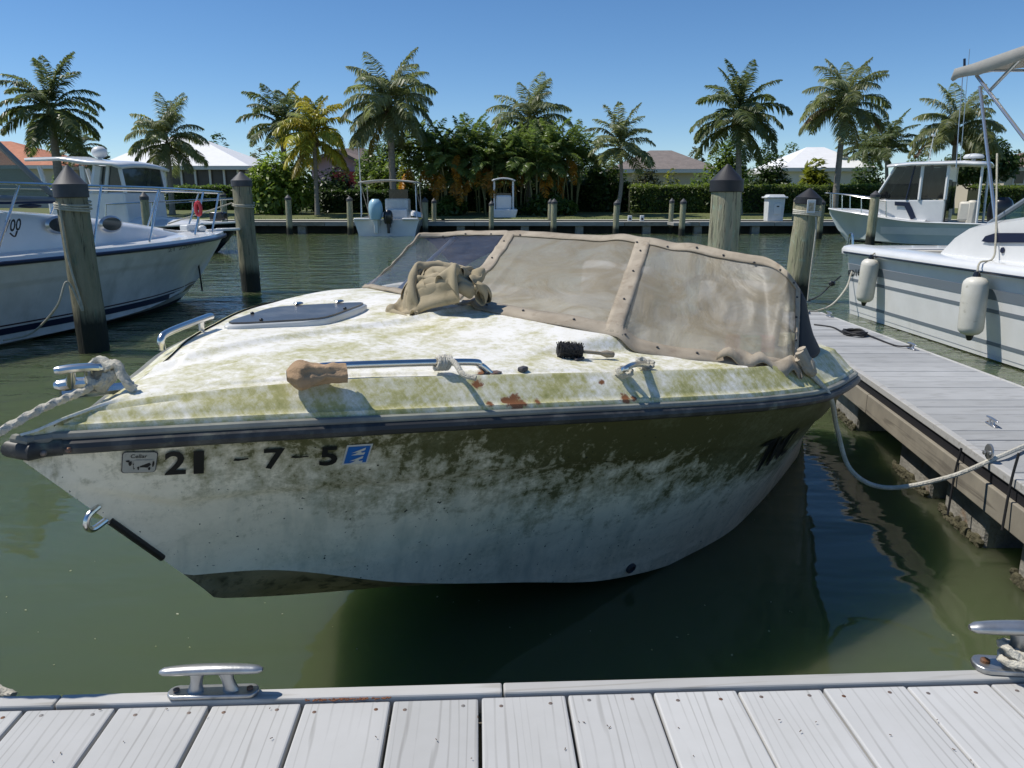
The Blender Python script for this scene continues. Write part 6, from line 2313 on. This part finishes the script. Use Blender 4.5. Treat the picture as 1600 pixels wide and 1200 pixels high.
bush('broadleaf_shrub', 'large glossy broadleaf shrub left of the yellow palm', 'shrub', 374, 500, 236, 37.5, 'leaf_bright', 3600, .15, 12)
bush('dark_shrub', 'dark rounded shrub under the pink-walled house', 'shrub', 462, 575, 262, 39.5, 'leaf_dark', 3200, .11, 10)
bush('red_leaf_shrub', 'dark red-leaved shrub in front of the pink-walled house', 'shrub', 500, 566, 256, 40.5, 'leaf_red', 1500, .12, 8)
bush('leafy_tree', 'yellow-green leafy tree behind the tallest palm trunk', 'tree', 545, 660, 205, 45, 'leaf_mid', 6000, .12, 12)
bush('pale_shrub', 'light green shrub directly left of the tallest palm trunk', 'shrub', 566, 628, 240, 41.5, 'leaf_bright', 2400, .10, 9)
bush('gold_shrub', 'yellowish shrub between the tallest palm trunk and the areca thicket', 'shrub', 610, 660, 252, 41, 'leaf_yellow', 1900, .10, 9)
bush('fern_shrub', 'low bushy plant at the foot of the thicket behind the post pair', 'shrub', 670, 735, 305, 36.4, 'leaf_mid', 1400, .13, 8)
bush('fern_shrub', 'low leafy plants at the foot of the thicket right of the skiff', 'shrub', 805, 905, 300, 36.6, 'leaf_mid', 1800, .13, 9)
bush('dark_tree', 'dark leafy mass filling the back of the areca thicket', 'tree', 640, 790, 214, 43, 'leaf_dark', 5500, .12, 12)
bush('dark_tree', 'dark leafy mass behind the areca thicket beside the middle palm', 'tree', 770, 920, 220, 43, 'leaf_dark', 5500, .12, 12)
bush('green_shrub', 'dense mid-green shrub left of the bent palm trunk', 'shrub', 898, 990, 240, 40.5, 'leaf_mid', 4200, .10, 11)
bush('grey_shrub', 'airy grey-green shrub right of the bent palm trunk', 'shrub', 975, 1040, 246, 40, 'leaf_grey', 1700, .09, 9)
bush('croton_shrub', 'orange-flecked croton shrub above the hedge', 'shrub', 1026, 1070, 264, 40, 'leaf_yellow', 900, .10, 7)
bush('red_leaf_shrub', 'small reddish shrub above the hedge left of the thick piling', 'shrub', 1062, 1120, 268, 40, 'leaf_mid', 1200, .10, 7)
bush('bright_tree', 'bright light-green tree left of the tall royal palm trunk', 'tree', 1098, 1182, 206, 44, 'leaf_bright', 5200, .11, 12)
bush('dark_shrub', 'very dark shrub right of the thick piling', 'shrub', 1158, 1246, 238, 40.5, 'leaf_dark', 4200, .11, 11)
bush('banana_plant', 'yellow-green banana-leaved plants right of the service box', 'plant', 1238, 1304, 246, 40.2, 'leaf_yellow', 700, .30, 8, aspect=.28)
bush('dark_shrub', 'very dark shrub right of the pale palm trunk', 'shrub', 1306, 1400, 252, 41, 'leaf_dark', 3800, .11, 11)
bush('round_tree', 'round dense dark green tree behind the pilothouse boat roof', 'tree', 1462, 1592, 208, 43, 'leaf_dark', 6500, .12, 13, base=285)
bush('mid_shrub', 'mid-green shrubs behind the pilothouse boat bow', 'shrub', 1385, 1470, 246, 45, 'leaf_mid', 2600, .11, 9)
for i, (a, b, c, Y, m_, w_) in enumerate(((318, 378, 206, 62, 'leaf_dark', 'right of the white-roofed house'), (150, 190, 232, 64, 'leaf_dark', 'left of the white-roofed house'), (364, 470, 228, 58, 'leaf_grey', 'behind the large broadleaf shrub'), (880, 960, 232, 62, 'leaf_dark', 'behind the bent palm'), (1060, 1110, 228, 66, 'leaf_grey', 'beyond the grey-brown roof'),
                                          (1168, 1226, 212, 60, 'leaf_dark', 'right of the tall royal palm'), (1200, 1262, 222, 66, 'leaf_mid', 'left of the white roof on the right'), (1395, 1470, 240, 66, 'leaf_mid', 'beyond the pilothouse boat'), (700, 880, 226, 66, 'leaf_mid', 'beyond the thicket'), (-60, 60, 240, 66, 'leaf_dark', 'beyond the orange roof'), (60, 170, 246, 60, 'leaf_mid', 'between the orange and white roofs'))):
    bush('distant_tree', 'distant leafy tree on the skyline ' + w_, 'tree', a, b, c, Y, m_, 2600, .16, 10, seed=i)
bush('low_shrub', 'green shrub above the dark-hulled boat bow', 'shrub', 70, 130, 262, 46, 'leaf_mid', 1600, .11, 8)
# mulch ring under the yellow palm
mp = at_y(520, 336, 36.4)
struct(MB().lathe([(1.7, 0), (1.2, .05), (.1, .09)], (mp.x, 36.6, GZ - .01), 20).build('soil', 'soil'))
mp = at_y(962, 336, 36.4)
struct(MB().lathe([(.8, 0), (.5, .05), (.1, .09)], (mp.x, 36.4, GZ - .01), 20).build('soil', 'soil'))
# uncut grass along the bank edge
g = np.stack([NR.uniform(-24, 24, 9000), NR.uniform(BANK + .2, 38, 9000), np.full(9000, GZ)], 1)
h_ = NR.uniform(.03, .10, (9000, 1))
s_ = NR.normal(0, .03, (9000, 3))
s_[:, 2] = 0
w_ = np.stack([NR.uniform(.006, .02, 9000), np.zeros(9000), np.zeros(9000)], 1)
gq = np.stack([g - w_, g + w_, g + s_ + np.concatenate([np.zeros((9000, 2)), h_], 1)], 1).reshape(-1, 3)
leafmat('grass_blade', (.13, .15, .04), (.09, .12, .03))
o = np_mesh('grass', gq, 3, 'grass_blade')
o['kind'] = 'stuff'
o['label'] = 'short lawn grass along the far bank'
# drifting bits on the water
db = MB()
for k in range(46):
    p = at_z(R.uniform(0, 1600), R.choice([R.uniform(930, 1045), R.uniform(740, 1000)]), .002)
    an = R.uniform(0, 6.28)
    l_ = R.uniform(.002, .007)
    db.ball(p, (l_, l_ * .6, .0015), 6, 3, Matrix.Rotation(an, 3, 'Z'))
pm('drift', (.45, .43, .32), (.25, .28, .12), scale=3, rough=.8)
o = db.build('floating_debris', 'drift')
o['kind'] = 'stuff'
o['label'] = 'pale specks and leaf bits floating on the water'
